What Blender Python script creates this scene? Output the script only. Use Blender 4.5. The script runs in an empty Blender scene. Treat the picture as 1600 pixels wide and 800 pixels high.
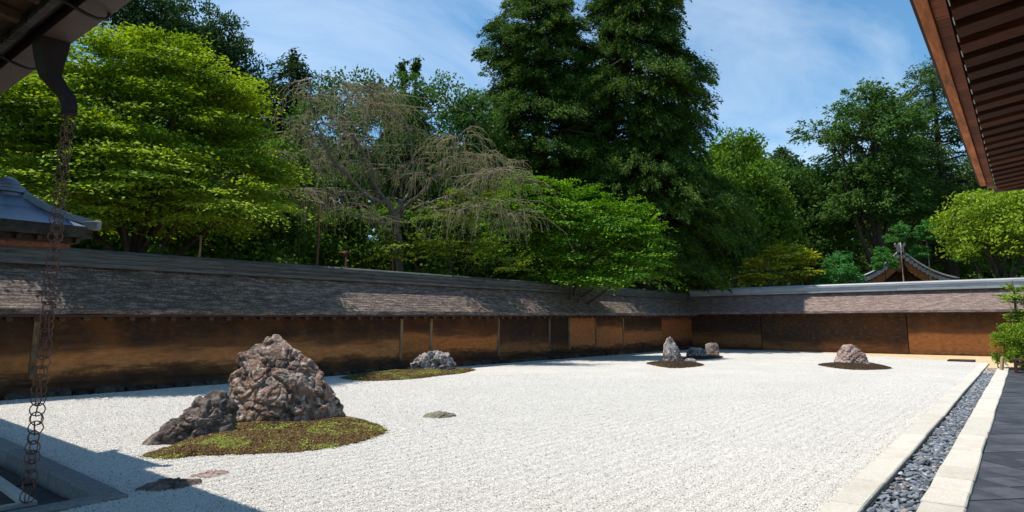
import bpy, bmesh, math, random
import numpy as np
from mathutils import Vector, noise
from mathutils.bvhtree import BVHTree
random.seed(7); RNG = np.random.default_rng(7)
SC = bpy.context.scene; COL = SC.collection; R = math.radians

# ------------------------------------------------------------------ camera
CAM_H = 1.2; F_PX = 1020.0; TILT = math.atan(156/1020.0); AZ = R(38.6)
fw = Vector((math.cos(AZ)*math.cos(TILT), math.sin(AZ)*math.cos(TILT), math.sin(TILT)))
rt = Vector((math.sin(AZ), -math.cos(AZ), 0)); up = rt.cross(fw)
cd = bpy.data.cameras.new('camera'); cam = bpy.data.objects.new('camera', cd); COL.objects.link(cam)
cam.location = (0, 0, CAM_H)
cam.rotation_euler = fw.to_track_quat('-Z', 'Y').to_euler()
cd.sensor_width = 36; cd.lens = 36*F_PX/1600; cd.shift_y = -51/1600
cd.clip_start = 0.05; cd.clip_end = 2000
SC.camera = cam

# ------------------------------------------------------------------ light
SUN = Vector((-.23, .33, 1)).normalized()
EL = math.asin(SUN.z); ROT = math.atan2(SUN.x, SUN.y)
w = bpy.data.worlds.new('World'); SC.world = w; w.use_nodes = True
nt = w.node_tree; nt.nodes.clear()
def wn(t, **k):
    n = nt.nodes.new(t)
    for a, b in k.items(): setattr(n, a, b)
    return n
sky = wn('ShaderNodeTexSky', sky_type='NISHITA', sun_disc=False, sun_elevation=EL, sun_rotation=ROT, altitude=100, air_density=1.0, dust_density=.3, ozone_density=1.6)
tc = wn('ShaderNodeTexCoord'); sep = wn('ShaderNodeSeparateXYZ'); nt.links.new(tc.outputs['Generated'], sep.inputs[0])
mz = wn('ShaderNodeMath', operation='MAXIMUM'); nt.links.new(sep.outputs['Z'], mz.inputs[0]); mz.inputs[1].default_value = .06
dv = wn('ShaderNodeVectorMath', operation='DIVIDE'); cmb = wn('ShaderNodeCombineXYZ')
for i in range(3): nt.links.new(mz.outputs[0], cmb.inputs[i])
nt.links.new(tc.outputs['Generated'], dv.inputs[0]); nt.links.new(cmb.outputs[0], dv.inputs[1])
mp = wn('ShaderNodeMapping'); nt.links.new(dv.outputs[0], mp.inputs[0])
mp.inputs['Rotation'].default_value = (0, 0, R(20)); mp.inputs['Scale'].default_value = (.55, 1.1, 1); mp.inputs['Location'].default_value = (1.7, 2.3, 0)
no = wn('ShaderNodeTexNoise'); nt.links.new(mp.outputs[0], no.inputs[0])
no.inputs['Scale'].default_value = .9; no.inputs['Detail'].default_value = 9; no.inputs['Roughness'].default_value = .62; no.inputs['Distortion'].default_value = .6
rp = wn('ShaderNodeValToRGB'); nt.links.new(no.outputs[0], rp.inputs[0])
rp.color_ramp.elements[0].position = .46; rp.color_ramp.elements[1].position = .8
rp.color_ramp.elements[1].color = (.5, .5, .5, 1)
mx = wn('ShaderNodeMix', data_type='RGBA'); nt.links.new(rp.outputs[0], mx.inputs[0]); tn = wn('ShaderNodeMix', data_type='RGBA', blend_type='MULTIPLY'); tn.inputs[0].default_value = 1; tn.inputs[7].default_value = (.74, 1.10, 1.18, 1)
nt.links.new(sky.outputs[0], tn.inputs[6]); nt.links.new(tn.outputs[2], mx.inputs[6]); mx.inputs[7].default_value = (7.5, 8.0, 8.6, 1)
bg = wn('ShaderNodeBackground'); nt.links.new(mx.outputs[2], bg.inputs[0]); bg.inputs[1].default_value = .115
wo = wn('ShaderNodeOutputWorld'); nt.links.new(bg.outputs[0], wo.inputs[0])
sd = bpy.data.lights.new('sun', 'SUN'); sd.energy = 5.0; sd.angle = R(.5); sd.color = (1, .94, .83)
so = bpy.data.objects.new('sun', sd); COL.objects.link(so); so.rotation_euler = SUN.to_track_quat('Z', 'Y').to_euler()
SC.view_settings.view_transform = 'Standard'; SC.view_settings.look = 'None'
SC.view_settings.exposure = .4; SC.view_settings.gamma = 1
SC.cycles.max_bounces = 6; SC.cycles.diffuse_bounces = 3; SC.cycles.transmission_bounces = 4; SC.cycles.transparent_max_bounces = 4
SC.cycles.caustics_reflective = False; SC.cycles.caustics_refractive = False

# ------------------------------------------------------------------ materials
class Mat:
    def __init__(s, name, rough=.8, spec=.3):
        s.m = bpy.data.materials.new(name); s.m.use_nodes = True; s.t = s.m.node_tree
        s.b = s.t.nodes['Principled BSDF']; s.b.inputs['Roughness'].default_value = rough
        s.b.inputs['Specular IOR Level'].default_value = spec
        s.pos = s.node('ShaderNodeTexCoord').outputs['Object']
    def node(s, t, **k):
        n = s.t.nodes.new(t)
        for a, b in k.items(): setattr(n, a, b)
        return n
    def link(s, a, b): s.t.links.new(a, b)
    def mapped(s, scale=(1, 1, 1), loc=(0, 0, 0)):
        n = s.node('ShaderNodeMapping'); n.inputs['Scale'].default_value = scale; n.inputs['Location'].default_value = loc
        s.link(s.pos, n.inputs[0]); return n.outputs[0]
    def noise(s, scale, detail=6, rough=.6, vec=None, dist=0):
        n = s.node('ShaderNodeTexNoise'); s.link(vec or s.pos, n.inputs['Vector'])
        n.inputs['Scale'].default_value = scale; n.inputs['Detail'].default_value = detail
        n.inputs['Roughness'].default_value = rough; n.inputs['Distortion'].default_value = dist
        return n.outputs[0]
    def voro(s, scale, feature='F1', vec=None, out=0):
        n = s.node('ShaderNodeTexVoronoi', feature=feature); s.link(vec or s.pos, n.inputs['Vector'])
        n.inputs['Scale'].default_value = scale; return n.outputs[out]
    def ramp(s, fac, stops):
        n = s.node('ShaderNodeValToRGB'); s.link(fac, n.inputs[0]); e = n.color_ramp.elements
        while len(e) < len(stops): e.new(.5)
        for i, (p, c) in enumerate(stops):
            if not hasattr(c, '__len__'): c = (c, c, c)
            e[i].position = p; e[i].color = (*c[:3], 1)
        return n.outputs[0]
    def mix(s, fac, a, b, blend='MIX'):
        n = s.node('ShaderNodeMix', data_type='RGBA', blend_type=blend)
        for i, v in ((0, fac), (6, a), (7, b)):
            if isinstance(v, bpy.types.NodeSocket): s.link(v, n.inputs[i])
            elif i == 0: n.inputs[0].default_value = v
            else: n.inputs[i].default_value = (*v[:3], 1)
        return n.outputs[2]
    def math(s, op, a, b=0.0, clamp=False):
        n = s.node('ShaderNodeMath', operation=op, use_clamp=clamp)
        for i, v in ((0, a), (1, b)):
            if isinstance(v, bpy.types.NodeSocket): s.link(v, n.inputs[i])
            else: n.inputs[i].default_value = v
        return n.outputs[0]
    def color(s, v):
        if isinstance(v, bpy.types.NodeSocket): s.link(v, s.b.inputs['Base Color'])
        else: s.b.inputs['Base Color'].default_value = (*v, 1)
    def bump(s, h, dist=.01, strength=1.0):
        n = s.node('ShaderNodeBump'); s.link(h, n.inputs['Height']); n.inputs['Distance'].default_value = dist; n.inputs['Strength'].default_value = strength
        s.link(n.outputs[0], s.b.inputs['Normal'])
    def rnd(s): return s.node('ShaderNodeObjectInfo').outputs['Random']
    def z(s):
        n = s.node('ShaderNodeSeparateXYZ'); s.link(s.pos, n.inputs[0]); return n.outputs['Z']

def simple(name, c, rough=.8, spec=.3, var=.35, scale=12, bump=.004, stretch=(1, 1, 1), rnd=.25):
    m = Mat(name, rough, spec); v = m.mapped(stretch)
    n = m.noise(scale, 8, .65, v)
    lo = tuple(x*(1-var) for x in c); hi = tuple(min(1, x*(1+var)) for x in c)
    col = m.ramp(n, [(.3, lo), (.7, hi)])
    if rnd:
        k = m.math('ADD', m.math('MULTIPLY', m.rnd(), 2*rnd), 1-rnd)
        h = m.node('ShaderNodeHueSaturation'); m.link(col, h.inputs['Color']); m.link(k, h.inputs['Value']); col = h.outputs[0]
    m.color(col); m.bump(n, bump); return m.m

def leaf_material():
    m = Mat('leaf', .7, .12); a = m.node('ShaderNodeAttribute', attribute_name='leaf_color')
    m.color(a.outputs['Color'])
    t = m.node('ShaderNodeBsdfTranslucent')
    h = m.node('ShaderNodeHueSaturation'); m.link(a.outputs['Color'], h.inputs['Color']); h.inputs['Value'].default_value = 1.5; h.inputs['Saturation'].default_value = 1.1; h.inputs['Hue'].default_value = .49
    m.link(h.outputs[0], t.inputs['Color'])
    ms = m.node('ShaderNodeMixShader'); ms.inputs[0].default_value = .27
    m.link(m.b.outputs[0], ms.inputs[1]); m.link(t.outputs[0], ms.inputs[2])
    m.link(ms.outputs[0], m.t.nodes['Material Output'].inputs[0]); return m.m
LEAF = leaf_material()

def gravel_material():
    m = Mat('white_gravel', .9, .2)
    c = m.voro(78, 'F1', out=1); d = m.voro(78, 'F1', out=0)
    sp = m.node('ShaderNodeSeparateColor'); m.link(c, sp.inputs[0])
    col = m.ramp(sp.outputs[0], [(.0, (.12, .11, .10)), (.02, (.25, .23, .21)), (.05, (.58, .55, .51)), (.5, (.68, .65, .61)), (1, (.77, .74, .70))])
    gap = m.ramp(d, [(.4, 1.0), (.8, .55)])  # cavity shade between grains painted into the colour
    col = m.mix(1.0, col, gap, 'MULTIPLY')
    big = m.ramp(m.noise(.7, 4, .6), [(.35, .9), (.65, 1.0)])
    m.color(m.mix(1.0, col, big, 'MULTIPLY'))
    sp2 = m.node('ShaderNodeSeparateXYZ'); m.link(m.pos, sp2.inputs[0])
    wv = m.math('SINE', m.math('MULTIPLY', sp2.outputs['Y'], 2*math.pi/.14))
    h = m.math('ADD', m.math('MULTIPLY', d, -1.0), m.math('MULTIPLY', wv, .09))
    m.bump(h, .012, 1.0); return m.m
def stone_mat(name, stops):
    m = Mat(name, .75, .35); m.color(m.ramp(m.rnd(), stops)); m.bump(m.noise(60, 3), .002); return m.m
def earth_material():
    m = Mat('earth', .95, .1); n = m.noise(1.5, 8, .7)
    m.color(m.ramp(n, [(.3, (.05, .04, .02)), (.5, (.09, .075, .04)), (.7, (.05, .07, .02))])); m.bump(n, .05); return m.m
def sand_material():
    m = Mat('sandy_earth', .95, .1); n = m.noise(3, 8, .7)
    m.color(m.ramp(n, [(.3, (.40, .27, .14)), (.6, (.58, .44, .27)), (.75, (.5, .4, .3))])); m.bump(m.noise(30, 6, .7), .02); return m.m

def plaster(name, top, low, ochre, dark=(.028, .02, .016), mottling=.65, seed=0.0):
    """ochre earth plaster with soot stain above z=top and damp stain below z=low"""
    m = Mat(name, 1.0, .03)
    v = m.mapped((.35, .35, 2.2), (seed, seed, 0)); n1 = m.noise(2.2, 9, .68, v)
    n2 = m.noise(9, 8, .7, m.mapped((.6, .6, 1.6), (0, seed, 0)))
    n3 = m.noise(1.1, 5, .6, m.mapped((1, 1, 1), (seed*2, 0, 3)))
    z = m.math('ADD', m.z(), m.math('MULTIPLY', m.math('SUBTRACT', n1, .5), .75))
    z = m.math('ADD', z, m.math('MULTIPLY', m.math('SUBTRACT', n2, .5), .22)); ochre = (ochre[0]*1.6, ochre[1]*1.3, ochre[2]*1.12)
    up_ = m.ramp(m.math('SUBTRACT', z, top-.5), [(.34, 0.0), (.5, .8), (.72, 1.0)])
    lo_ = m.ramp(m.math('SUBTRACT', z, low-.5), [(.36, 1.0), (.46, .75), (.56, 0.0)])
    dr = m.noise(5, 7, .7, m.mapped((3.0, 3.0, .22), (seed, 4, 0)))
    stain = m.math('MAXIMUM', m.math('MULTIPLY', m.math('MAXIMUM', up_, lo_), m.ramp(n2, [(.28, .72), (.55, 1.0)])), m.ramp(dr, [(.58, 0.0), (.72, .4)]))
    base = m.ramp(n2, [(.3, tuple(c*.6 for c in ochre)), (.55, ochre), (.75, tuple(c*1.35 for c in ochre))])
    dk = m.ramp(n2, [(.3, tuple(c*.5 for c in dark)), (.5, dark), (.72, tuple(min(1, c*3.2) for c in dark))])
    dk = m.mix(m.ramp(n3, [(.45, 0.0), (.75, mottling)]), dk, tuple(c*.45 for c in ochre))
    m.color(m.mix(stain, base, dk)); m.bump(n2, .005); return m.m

def shingle_material(name, a, b, moss=.3, seed=0.0, horiz=True):
    m = Mat(name, .85, .25)
    st = (.5, 2.4, 2.4) if horiz else (2.4, .5, 2.4)
    n1 = m.noise(7, 9, .75, m.mapped(st, (seed, 0, 0))); n2 = m.noise(1.6, 6, .65)
    n3 = m.noise(34, 6, .85, m.mapped((.7, .7, 1.5) ))
    col = m.ramp(m.math('ADD', m.math('MULTIPLY', n1, .5), m.math('MULTIPLY', n3, .5)), [(.38, tuple(x*.3 for x in a)), (.49, a), (.6, b)])
    col = m.mix(m.ramp(n2, [(.5, 0.0), (.72, moss)]), col, (.11, .12, .05))
    m.color(col); m.bump(m.math('ADD', n1, n3), .02, .8); return m.m

def rock_material(name, a, b, light, seed=0.0, lichen=.45, veins=True):
    m = Mat(name, .8, .3)
    v = m.mapped((1, 1, 1), (seed, seed, seed)); n1 = m.noise(3.2, 10, .7, v, .4); n2 = m.noise(14, 10, .75, v); n3 = m.noise(1.6, 6, .6, m.mapped((1, 1, 2), (seed+5, 0, 0)))
    col = m.ramp(n1, [(.32, tuple(x*.35 for x in a)), (.46, a), (.58, b), (.7, tuple(x*.8 for x in a))])
    col = m.mix(m.ramp(n2, [(.5, 0.0), (.66, lichen)]), col, light)
    col = m.mix(m.ramp(n3, [(.52, 0.0), (.66, .7)]), col, tuple(x*.55 for x in light))
    col = m.mix(m.ramp(m.noise(5, 8, .7, m.mapped((1, 1, .5), (seed, 9, 0))), [(.56, 0.0), (.66, .8)]), col, (.02, .015, .012))
    m.color(col); m.bump(m.math('ADD', n2, m.math('MULTIPLY', n1, .6)), .035, 1.0); return m.m

M = {}
M['gravel'] = gravel_material(); M['earth'] = earth_material(); M['sand'] = sand_material()
M['gravel_stone'] = stone_mat('white_gravel_stone', [(0, (.10, .09, .085)), (.02, (.26, .24, .22)), (.05, (.60, .57, .53)), (.5, (.68, .65, .61)), (1, (.76, .73, .69))])
M['pebble'] = stone_mat('slate_pebble', [(0, (.04, .05, .065)), (.3, (.10, .12, .15)), (.6, (.20, .225, .27)), (.8, (.11, .13, .16)), (.93, (.38, .40, .42)), (1, (.30, .19, .13))])
def kerb_material():
    m = Mat('pale_granite', .85, .2); f = m.noise(70, 4, .8); g = m.noise(2.2, 7, .7)
    c = m.ramp(f, [(.3, (.34, .31, .28)), (.45, (.53, .50, .45)), (.7, (.62, .585, .53))])
    c = m.mix(m.ramp(g, [(.48, 0.0), (.7, .55)]), c, (.40, .33, .26)); c = m.mix(m.ramp(m.noise(18, 5, .8), [(.6, 0.0), (.72, .5)]), c, (.24, .2, .17))
    k = m.math('ADD', m.math('MULTIPLY', m.rnd(), .12), .92); h = m.node('ShaderNodeHueSaturation'); m.link(c, h.inputs['Color']); m.link(k, h.inputs['Value'])
    m.color(h.outputs[0]); m.bump(m.noise(16, 8, .75), .02); return m.m
M['kerb'] = kerb_material()
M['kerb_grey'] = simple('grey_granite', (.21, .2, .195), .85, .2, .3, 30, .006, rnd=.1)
M['tile'] = simple('dark_slate_tile', (.050, .050, .062), .42, .4, .45, 5, .003, rnd=.35)
M['grout'] = simple('grout', (.15, .14, .135), .9, .2, .2, 20, .002, rnd=0)
M['plank_stone'] = simple('weathered_dark_stone', (.035, .033, .034), .7, .3, .35, 14, .004, (1, 4, 1), .3)
M['plank_dark'] = simple('shade_black_tile', (.02, .018, .018), .8, .2, .4, 14, .003, rnd=.3)
M['wood_warm'] = simple('warm_cypress_board', (.46, .15, .045), .7, .3, .65, 5, .004, (.4, 3, 3), .12)
M['wood_brown'] = simple('brown_rafter_wood', (.075, .026, .012), .8, .2, .6, 7, .004, (6, .5, 6), .5)
M['wood_red'] = simple('reddish_soffit_wood', (.20, .06, .026), .75, .25, .6, 7, .004, (6, .5, 6), .4)
M['wood_dark'] = simple('dark_aged_wood', (.06, .035, .022), .8, .2, .4, 8, .004, (4, .6, 4), .25)
M['wood_grey'] = simple('silvered_wood', (.30, .25, .21), .85, .2, .35, 10, .004, (.4, 3, 3), .2)
M['wood_edge'] = simple('dark_red_eave_edge', (.05, .018, .014), .7, .3, .4, 10, .003, (.5, 3, 3), .1)
M['pale_strip'] = simple('pale_strip', (.62, .6, .55), .6, .3, .1, 20, .001, rnd=0)
M['post'] = simple('pale_wall_post', (.17, .105, .06), .85, .2, .7, 9, .006, (3, 3, .5), .4)
M['ridge_board'] = simple('weathered_ridge_board', (.085, .082, .075), .8, .25, .55, 6, .004, (.4, 4, 4), .15)
M['ridge_metal'] = simple('grey_ridge_sheet', (.30, .31, .33), .45, .5, .25, 3, .002, (3, .4, 3), .08)
M['tile_roof'] = simple('grey_roof_tile', (.12, .125, .14), .4, .5, .3, 15, .003, rnd=.2)
M['plinth'] = simple('mossy_base_stone', (.045, .042, .035), .9, .15, .9, 7, .02, rnd=.5)
M['copper'] = simple('brown_copper_gutter', (.095, .065, .058), .5, .5, .2, 6, .001, rnd=.1)
M['spout'] = simple('black_brown_copper', (.022, .014, .013), .6, .2, .3, 6, .001, rnd=.1)
M['dark_metal'] = simple('dark_iron_strap', (.025, .02, .02), .5, .4, .2, 9, .001, rnd=.1)
M['bark_thatch'] = simple('frayed_bark_edge', (.10, .095, .09), .95, .1, .7, 16, .02, (1, 14, 1), .1)
M['chain'] = simple('rusty_copper_ring', (.15, .06, .035), .5, .5, .4, 40, .0005, rnd=.2)
M['blue_roof'] = simple('blue_grey_copper_sheet', (.12, .15, .22), .35, .6, .25, 5, .002, (3, .5, 1), .1)
M['bark'] = simple('tree_bark', (.075, .055, .042), .95, .1, .5, 9, .03, (1, 1, .25), .2)
M['cherry_bark'] = simple('grey_cherry_bark', (.17, .14, .11), .9, .15, .5, 14, .01, rnd=.2)
M['twig'] = simple('pale_cherry_twig', (.27, .21, .145), .9, .15, .4, 30, .001, rnd=0)
M['prop_wood'] = simple('orange_brown_prop', (.13, .06, .035), .8, .2, .3, 12, .002, (1, 1, .3), .15)
M['bamboo'] = simple('pale_bamboo_pole', (.42, .30, .17), .6, .3, .25, 9, .001, rnd=.1)
M['white'] = simple('white_painted_end', (.78, .78, .76), .6, .3, .05, 9, .0005, rnd=0)
def moss_material():
    m = Mat('moss_ground', .95, .05); n = m.noise(7, 9, .75); n2 = m.noise(2.5, 5, .6)
    c = m.ramp(m.math('ADD', m.math('MULTIPLY', n, .6), m.math('MULTIPLY', n2, .4)), [(.36, (.035, .018, .008)), (.48, (.075, .04, .014)), (.56, (.085, .075, .018)), (.66, (.13, .16, .03))])
    m.color(c); m.bump(m.noise(60, 4, .7), .012); return m.m
M['moss'] = moss_material()
M['moss_tuft'] = stone_mat('moss_tuft', [(0, (.05, .026, .006)), (.25, (.12, .08, .014)), (.5, (.14, .15, .016)), (.75, (.19, .23, .02)), (1, (.34, .42, .04))])
M['moss_tuft_red'] = stone_mat('brown_moss_tuft', [(0, (.03, .012, .005)), (.4, (.085, .035, .008)), (.75, (.13, .065, .012)), (1, (.18, .16, .02))])
M['moss_tuft_dark'] = stone_mat('dark_brown_moss_tuft', [(0, (.02, .009, .006)), (.5, (.04, .017, .009)), (.9, (.06, .03, .011)), (1, (.09, .06, .015))])

# ------------------------------------------------------------------ object helpers
ROOTLOC = {}
def tag(o, label=None, cat=None, group=None, kind=None):
    for k, v in (('label', label), ('category', cat), ('group', group), ('kind', kind)):
        if v: o[k] = v
    return o
def thing(name, label, cat, loc=(0, 0, 0), group=None):
    o = bpy.data.objects.new(name, None); COL.objects.link(o); o.location = loc; o.empty_display_size = .2
    ROOTLOC[o.name] = Vector(loc); return tag(o, label, cat, group)
def link_mesh(name, me, parent=None, mat=None, smooth=False):
    o = bpy.data.objects.new(name, me); COL.objects.link(o)
    if mat and not me.materials: me.materials.append(mat)
    if parent: o.parent = parent
    if smooth: me.polygons.foreach_set('use_smooth', [True]*len(me.polygons))
    return o
class MB:
    def __init__(s): s.v = []; s.f = []
    def add(s, vs, fs):
        k = len(s.v); s.v += [tuple(p) for p in vs]; s.f += [tuple(i+k for i in f) for f in fs]; return s
    def hexa(s, b, t):          # 4 bottom + 4 top points
        return s.add(list(b)+list(t), [(3, 2, 1, 0), (4, 5, 6, 7), (0, 1, 5, 4), (1, 2, 6, 5), (2, 3, 7, 6), (3, 0, 4, 7)])
    def box(s, x0, x1, y0, y1, z0, z1):
        return s.hexa([(x0, y0, z0), (x1, y0, z0), (x1, y1, z0), (x0, y1, z0)], [(x0, y0, z1), (x1, y0, z1), (x1, y1, z1), (x0, y1, z1)])
    def bar(s, a, b, w, h, upv=(0, 0, 1)):
        a = Vector(a); b = Vector(b); d = (b-a).normalized(); u0 = Vector(upv)
        if abs(d.dot(u0)) > .98: u0 = Vector((1, 0, 0))
        sd_ = d.cross(u0).normalized()*w/2; u = sd_.cross(d).normalized()*h/2
        return s.hexa([a-sd_-u, a+sd_-u, b+sd_-u, b-sd_-u], [a-sd_+u, a+sd_+u, b+sd_+u, b-sd_+u])
    def tube(s, pts, rad, n=8, cap=True):
        pts = [Vector(p) for p in pts]; k = len(s.v); prev = None
        for i, p in enumerate(pts):
            d = (pts[min(i+1, len(pts)-1)]-pts[max(i-1, 0)]).normalized()
            if prev is None: prev = Vector((1, 0, 0)) if abs(d.x) < .8 else Vector((0, 1, 0))
            a = (prev-d*prev.dot(d)).normalized(); prev = a; b = d.cross(a)
            r = rad[i] if hasattr(rad, '__len__') else rad
            for j in range(n):
                t = 2*math.pi*j/n; s.v.append(tuple(p+(a*math.cos(t)+b*math.sin(t))*r))
        for i in range(len(pts)-1):
            for j in range(n):
                q = (j+1) % n; s.f.append((k+i*n+j, k+i*n+q, k+(i+1)*n+q, k+(i+1)*n+j))
        if cap:
            s.f.append(tuple(k+j for j in reversed(range(n)))); e = k+(len(pts)-1)*n; s.f.append(tuple(e+j for j in range(n)))
        return s
    def prism(s, poly, z0, z1):
        n = len(poly); b = [(x, y, z0) for x, y in poly]; t = [(x, y, z1) for x, y in poly]
        return s.add(b+t, [tuple(reversed(range(n))), tuple(range(n, 2*n))]+[(i, (i+1) % n, n+(i+1) % n, n+i) for i in range(n)])
    def extrude_x(s, prof, xs, fn=None):   # profile (y,z) list swept along xs, open
        n = len(prof); k = len(s.v)
        for i, x in enumerate(xs):
            for j, (y, z) in enumerate(prof): s.v.append(fn(x, y, z, j) if fn else (x, y, z))
        for i in range(len(xs)-1):
            for j in range(n-1): s.f.append((k+i*n+j, k+i*n+j+1, k+(i+1)*n+j+1, k+(i+1)*n+j))
        return s
    def mesh(s, name, origin=(0, 0, 0)):
        me = bpy.data.meshes.new(name); o = Vector(origin)
        me.from_pydata([(p[0]-o.x, p[1]-o.y, p[2]-o.z) for p in s.v], [], s.f)
        me.validate(); return me
    def obj(s, name, mat, parent=None, smooth=False, kind=None, bevel=0):
        origin = ROOTLOC.get(parent.name, Vector()) if parent else Vector()
        me = s.mesh(name, origin)
        if bevel or True:
            bm = bmesh.new(); bm.from_mesh(me)
            if bevel: bmesh.ops.bevel(bm, geom=[e for e in bm.edges], offset=bevel, segments=1, affect='EDGES')
            bmesh.ops.recalc_face_normals(bm, faces=bm.faces); bm.to_mesh(me); bm.free()
        o = link_mesh(name, me, parent, mat, smooth)
        if kind: o['kind'] = kind
        return o
def child_of(o, parent):        # keep sub-part origins aligned with the thing's origin
    o.parent = parent; return o
def sub(mb, name, mat, part, root, smooth=False):
    me = mb.mesh(name, ROOTLOC.get(root.name, Vector()))
    return link_mesh(name, me, part, mat, smooth)

def ray(px, py):
    return fw + rt*((px-800)/F_PX) - up*((py-349)/F_PX)
def ground_at(px, py, z=0.0):
    d = ray(px, py); return Vector((0, 0, CAM_H)) + d*((z-CAM_H)/d.z)
def spot(px, dist):
    d = ray(px, 505); d.z = 0; d.normalize(); return Vector((d.x*dist, d.y*dist, 0))
def height_of(py, dist, px=800):
    d = ray(px, py); return CAM_H + d.z/math.hypot(d.x, d.y)*dist

# ------------------------------------------------------------------ the ground
mb = MB(); mb.add([(-400, -500, -.35), (900, -500, -.35), (900, 700, -.35), (-400, 700, -.35)], [(0, 1, 2, 3)])
mb.obj('ground', M['earth'], kind='structure')
KA = lambda x: 1.15+.0135*x      # garden edge of the first kerb, runs at a slight angle
def sand_x(y): return 24.9 + (y-1.2)*.75 if y < 8.5 else 30.4
edge_w = [(sand_x(y)+.08*math.sin(y*5), y) for y in np.arange(1.45, 8.0, .25)] + [(30.0, 8.3), (30.3, 9.5), (30.35, 12.8)]
edge_s = [(x, 12.78+.03*math.sin(x*2.3)+.02*math.sin(x*7)) for x in np.arange(30.2, 1.5, -.4)]
poly = [(1.7, 1.15+.0135*1.7), (24.8, KA(24.8))] + edge_w + edge_s + [(2.28, 12.7), (2.24, 9.0), (2.02, 5.1), (1.55, 5.02)]
mb = MB().prism(poly, -.34, 0); gb = mb.obj('gravel_bed', M['gravel'], kind='structure')
mb = MB().prism([(20, .2), (31.5, .2), (31.5, 14), (20, 14)], -.33, -.012); mb.obj('sandy_strip', M['sand'], kind='structure')
mb = MB().prism([(-1, 12.5), (32, 12.5), (32, 14), (-1, 14)], -.33, -.03); mb.obj('wall_foot_soil', M['plinth'], kind='structure')

def stuff_instances(name, pts, mat, rmin, rmax, label=None, cat=None, parent=None, seed=0, flat=.7, subdiv=1):
    """many little stones or tufts set one on each point"""
    me = bpy.data.meshes.new(name); me.vertices.add(len(pts)); me.vertices.foreach_set('co', np.asarray(pts, 'f').ravel()); me.update()
    o = bpy.data.objects.new(name, me); COL.objects.link(o); me.materials.append(mat)
    if parent: o.parent = parent
    g = bpy.data.node_groups.new(name+'_scatter', 'GeometryNodeTree'); g.is_modifier = True
    g.interface.new_socket('Geometry', in_out='INPUT', socket_type='NodeSocketGeometry'); g.interface.new_socket('Geometry', in_out='OUTPUT', socket_type='NodeSocketGeometry')
    N = g.nodes.new; gi = N('NodeGroupInput'); go = N('NodeGroupOutput')
    ico = N('GeometryNodeMeshIcoSphere'); ico.inputs['Radius'].default_value = 1; ico.inputs['Subdivisions'].default_value = subdiv
    inst = N('GeometryNodeInstanceOnPoints'); rr = N('FunctionNodeRandomValue'); rr.data_type = 'FLOAT_VECTOR'
    rr.inputs['Min'].default_value = (-.5, -.5, 0); rr.inputs['Max'].default_value = (.5, .5, 6.28); rr.inputs['Seed'].default_value = seed
    rs = N('FunctionNodeRandomValue'); rs.data_type = 'FLOAT_VECTOR'; rs.inputs['Min'].default_value = (rmin, rmin*.7, rmin*flat); rs.inputs['Max'].default_value = (rmax, rmax*.8, rmax*flat); rs.inputs['Seed'].default_value = seed+1
    sm = N('GeometryNodeSetMaterial'); sm.inputs['Material'].default_value = mat
    L = g.links.new
    L(ico.outputs[0], sm.inputs[0]); L(sm.outputs[0], inst.inputs['Instance']); L(gi.outputs[0], inst.inputs['Points'])
    L(rr.outputs[0], inst.inputs['Rotation']); L(rs.outputs[0], inst.inputs['Scale']); L(inst.outputs[0], go.inputs[0])
    md = o.modifiers.new('scatter', 'NODES'); md.node_group = g
    o['kind'] = 'stuff'
    if label: o['label'] = label
    if cat: o['category'] = cat
    return o

def inside(P, poly):
    x, y = P[:, 0], P[:, 1]; r = np.zeros(len(P), bool); n = len(poly)
    for i in range(n):
        x1, y1 = poly[i]; x2, y2 = poly[(i+1) % n]
        c = ((y1 > y) != (y2 > y)) & (x < (x2-x1)*(y-y1)/((y2-y1) or 1e-9)+x1); r ^= c
    return r

# gravel grains that read as stones near the camera
MOSS = {}
def scatter_ground(x0, x1, y0, y1, sp, fn):
    gx, gy = np.meshgrid(np.arange(x0, x1, sp), np.arange(y0, y1, sp)); P = np.stack([gx.ravel(), gy.ravel()], 1)
    P += RNG.uniform(-sp*.48, sp*.48, P.shape); return P[fn(P)]
cover = [(3.9, 6.6, 1.55, .95, -.45)]
def vis(P):                       # inside the bed and inside the camera's sweep
    a = np.degrees(np.arctan2(P[:, 1], P[:, 0])); return inside(P, poly) & (a > 2.5) & (a < 82)
def band(lo, hi): return lambda P: vis(P) & (np.hypot(P[:, 0], P[:, 1]) > lo) & (np.hypot(P[:, 0], P[:, 1]) <= hi)
gp = []
for lo, hi, sp in ((0, 7.0, .0112), (7.0, 17, .0155)):
    P = scatter_ground(1.5, 19, 1.1, 12.9, sp, band(lo, hi))
    P = P[RNG.random(len(P)) < np.clip(1.0-(np.hypot(P[:, 0], P[:, 1])-7.0)/9.5, 0, 1)]
    gp.append(np.column_stack([P, np.full(len(P), .001)+RNG.uniform(-.003, .004, len(P))+.0014*np.sin(P[:, 1]*2*math.pi/.14)]))
stuff_instances('raked_gravel', np.concatenate(gp), M['gravel_stone'], .0036, .0082, 'fine white gravel grains lying over the raked garden bed', 'gravel', None, 3)

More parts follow.
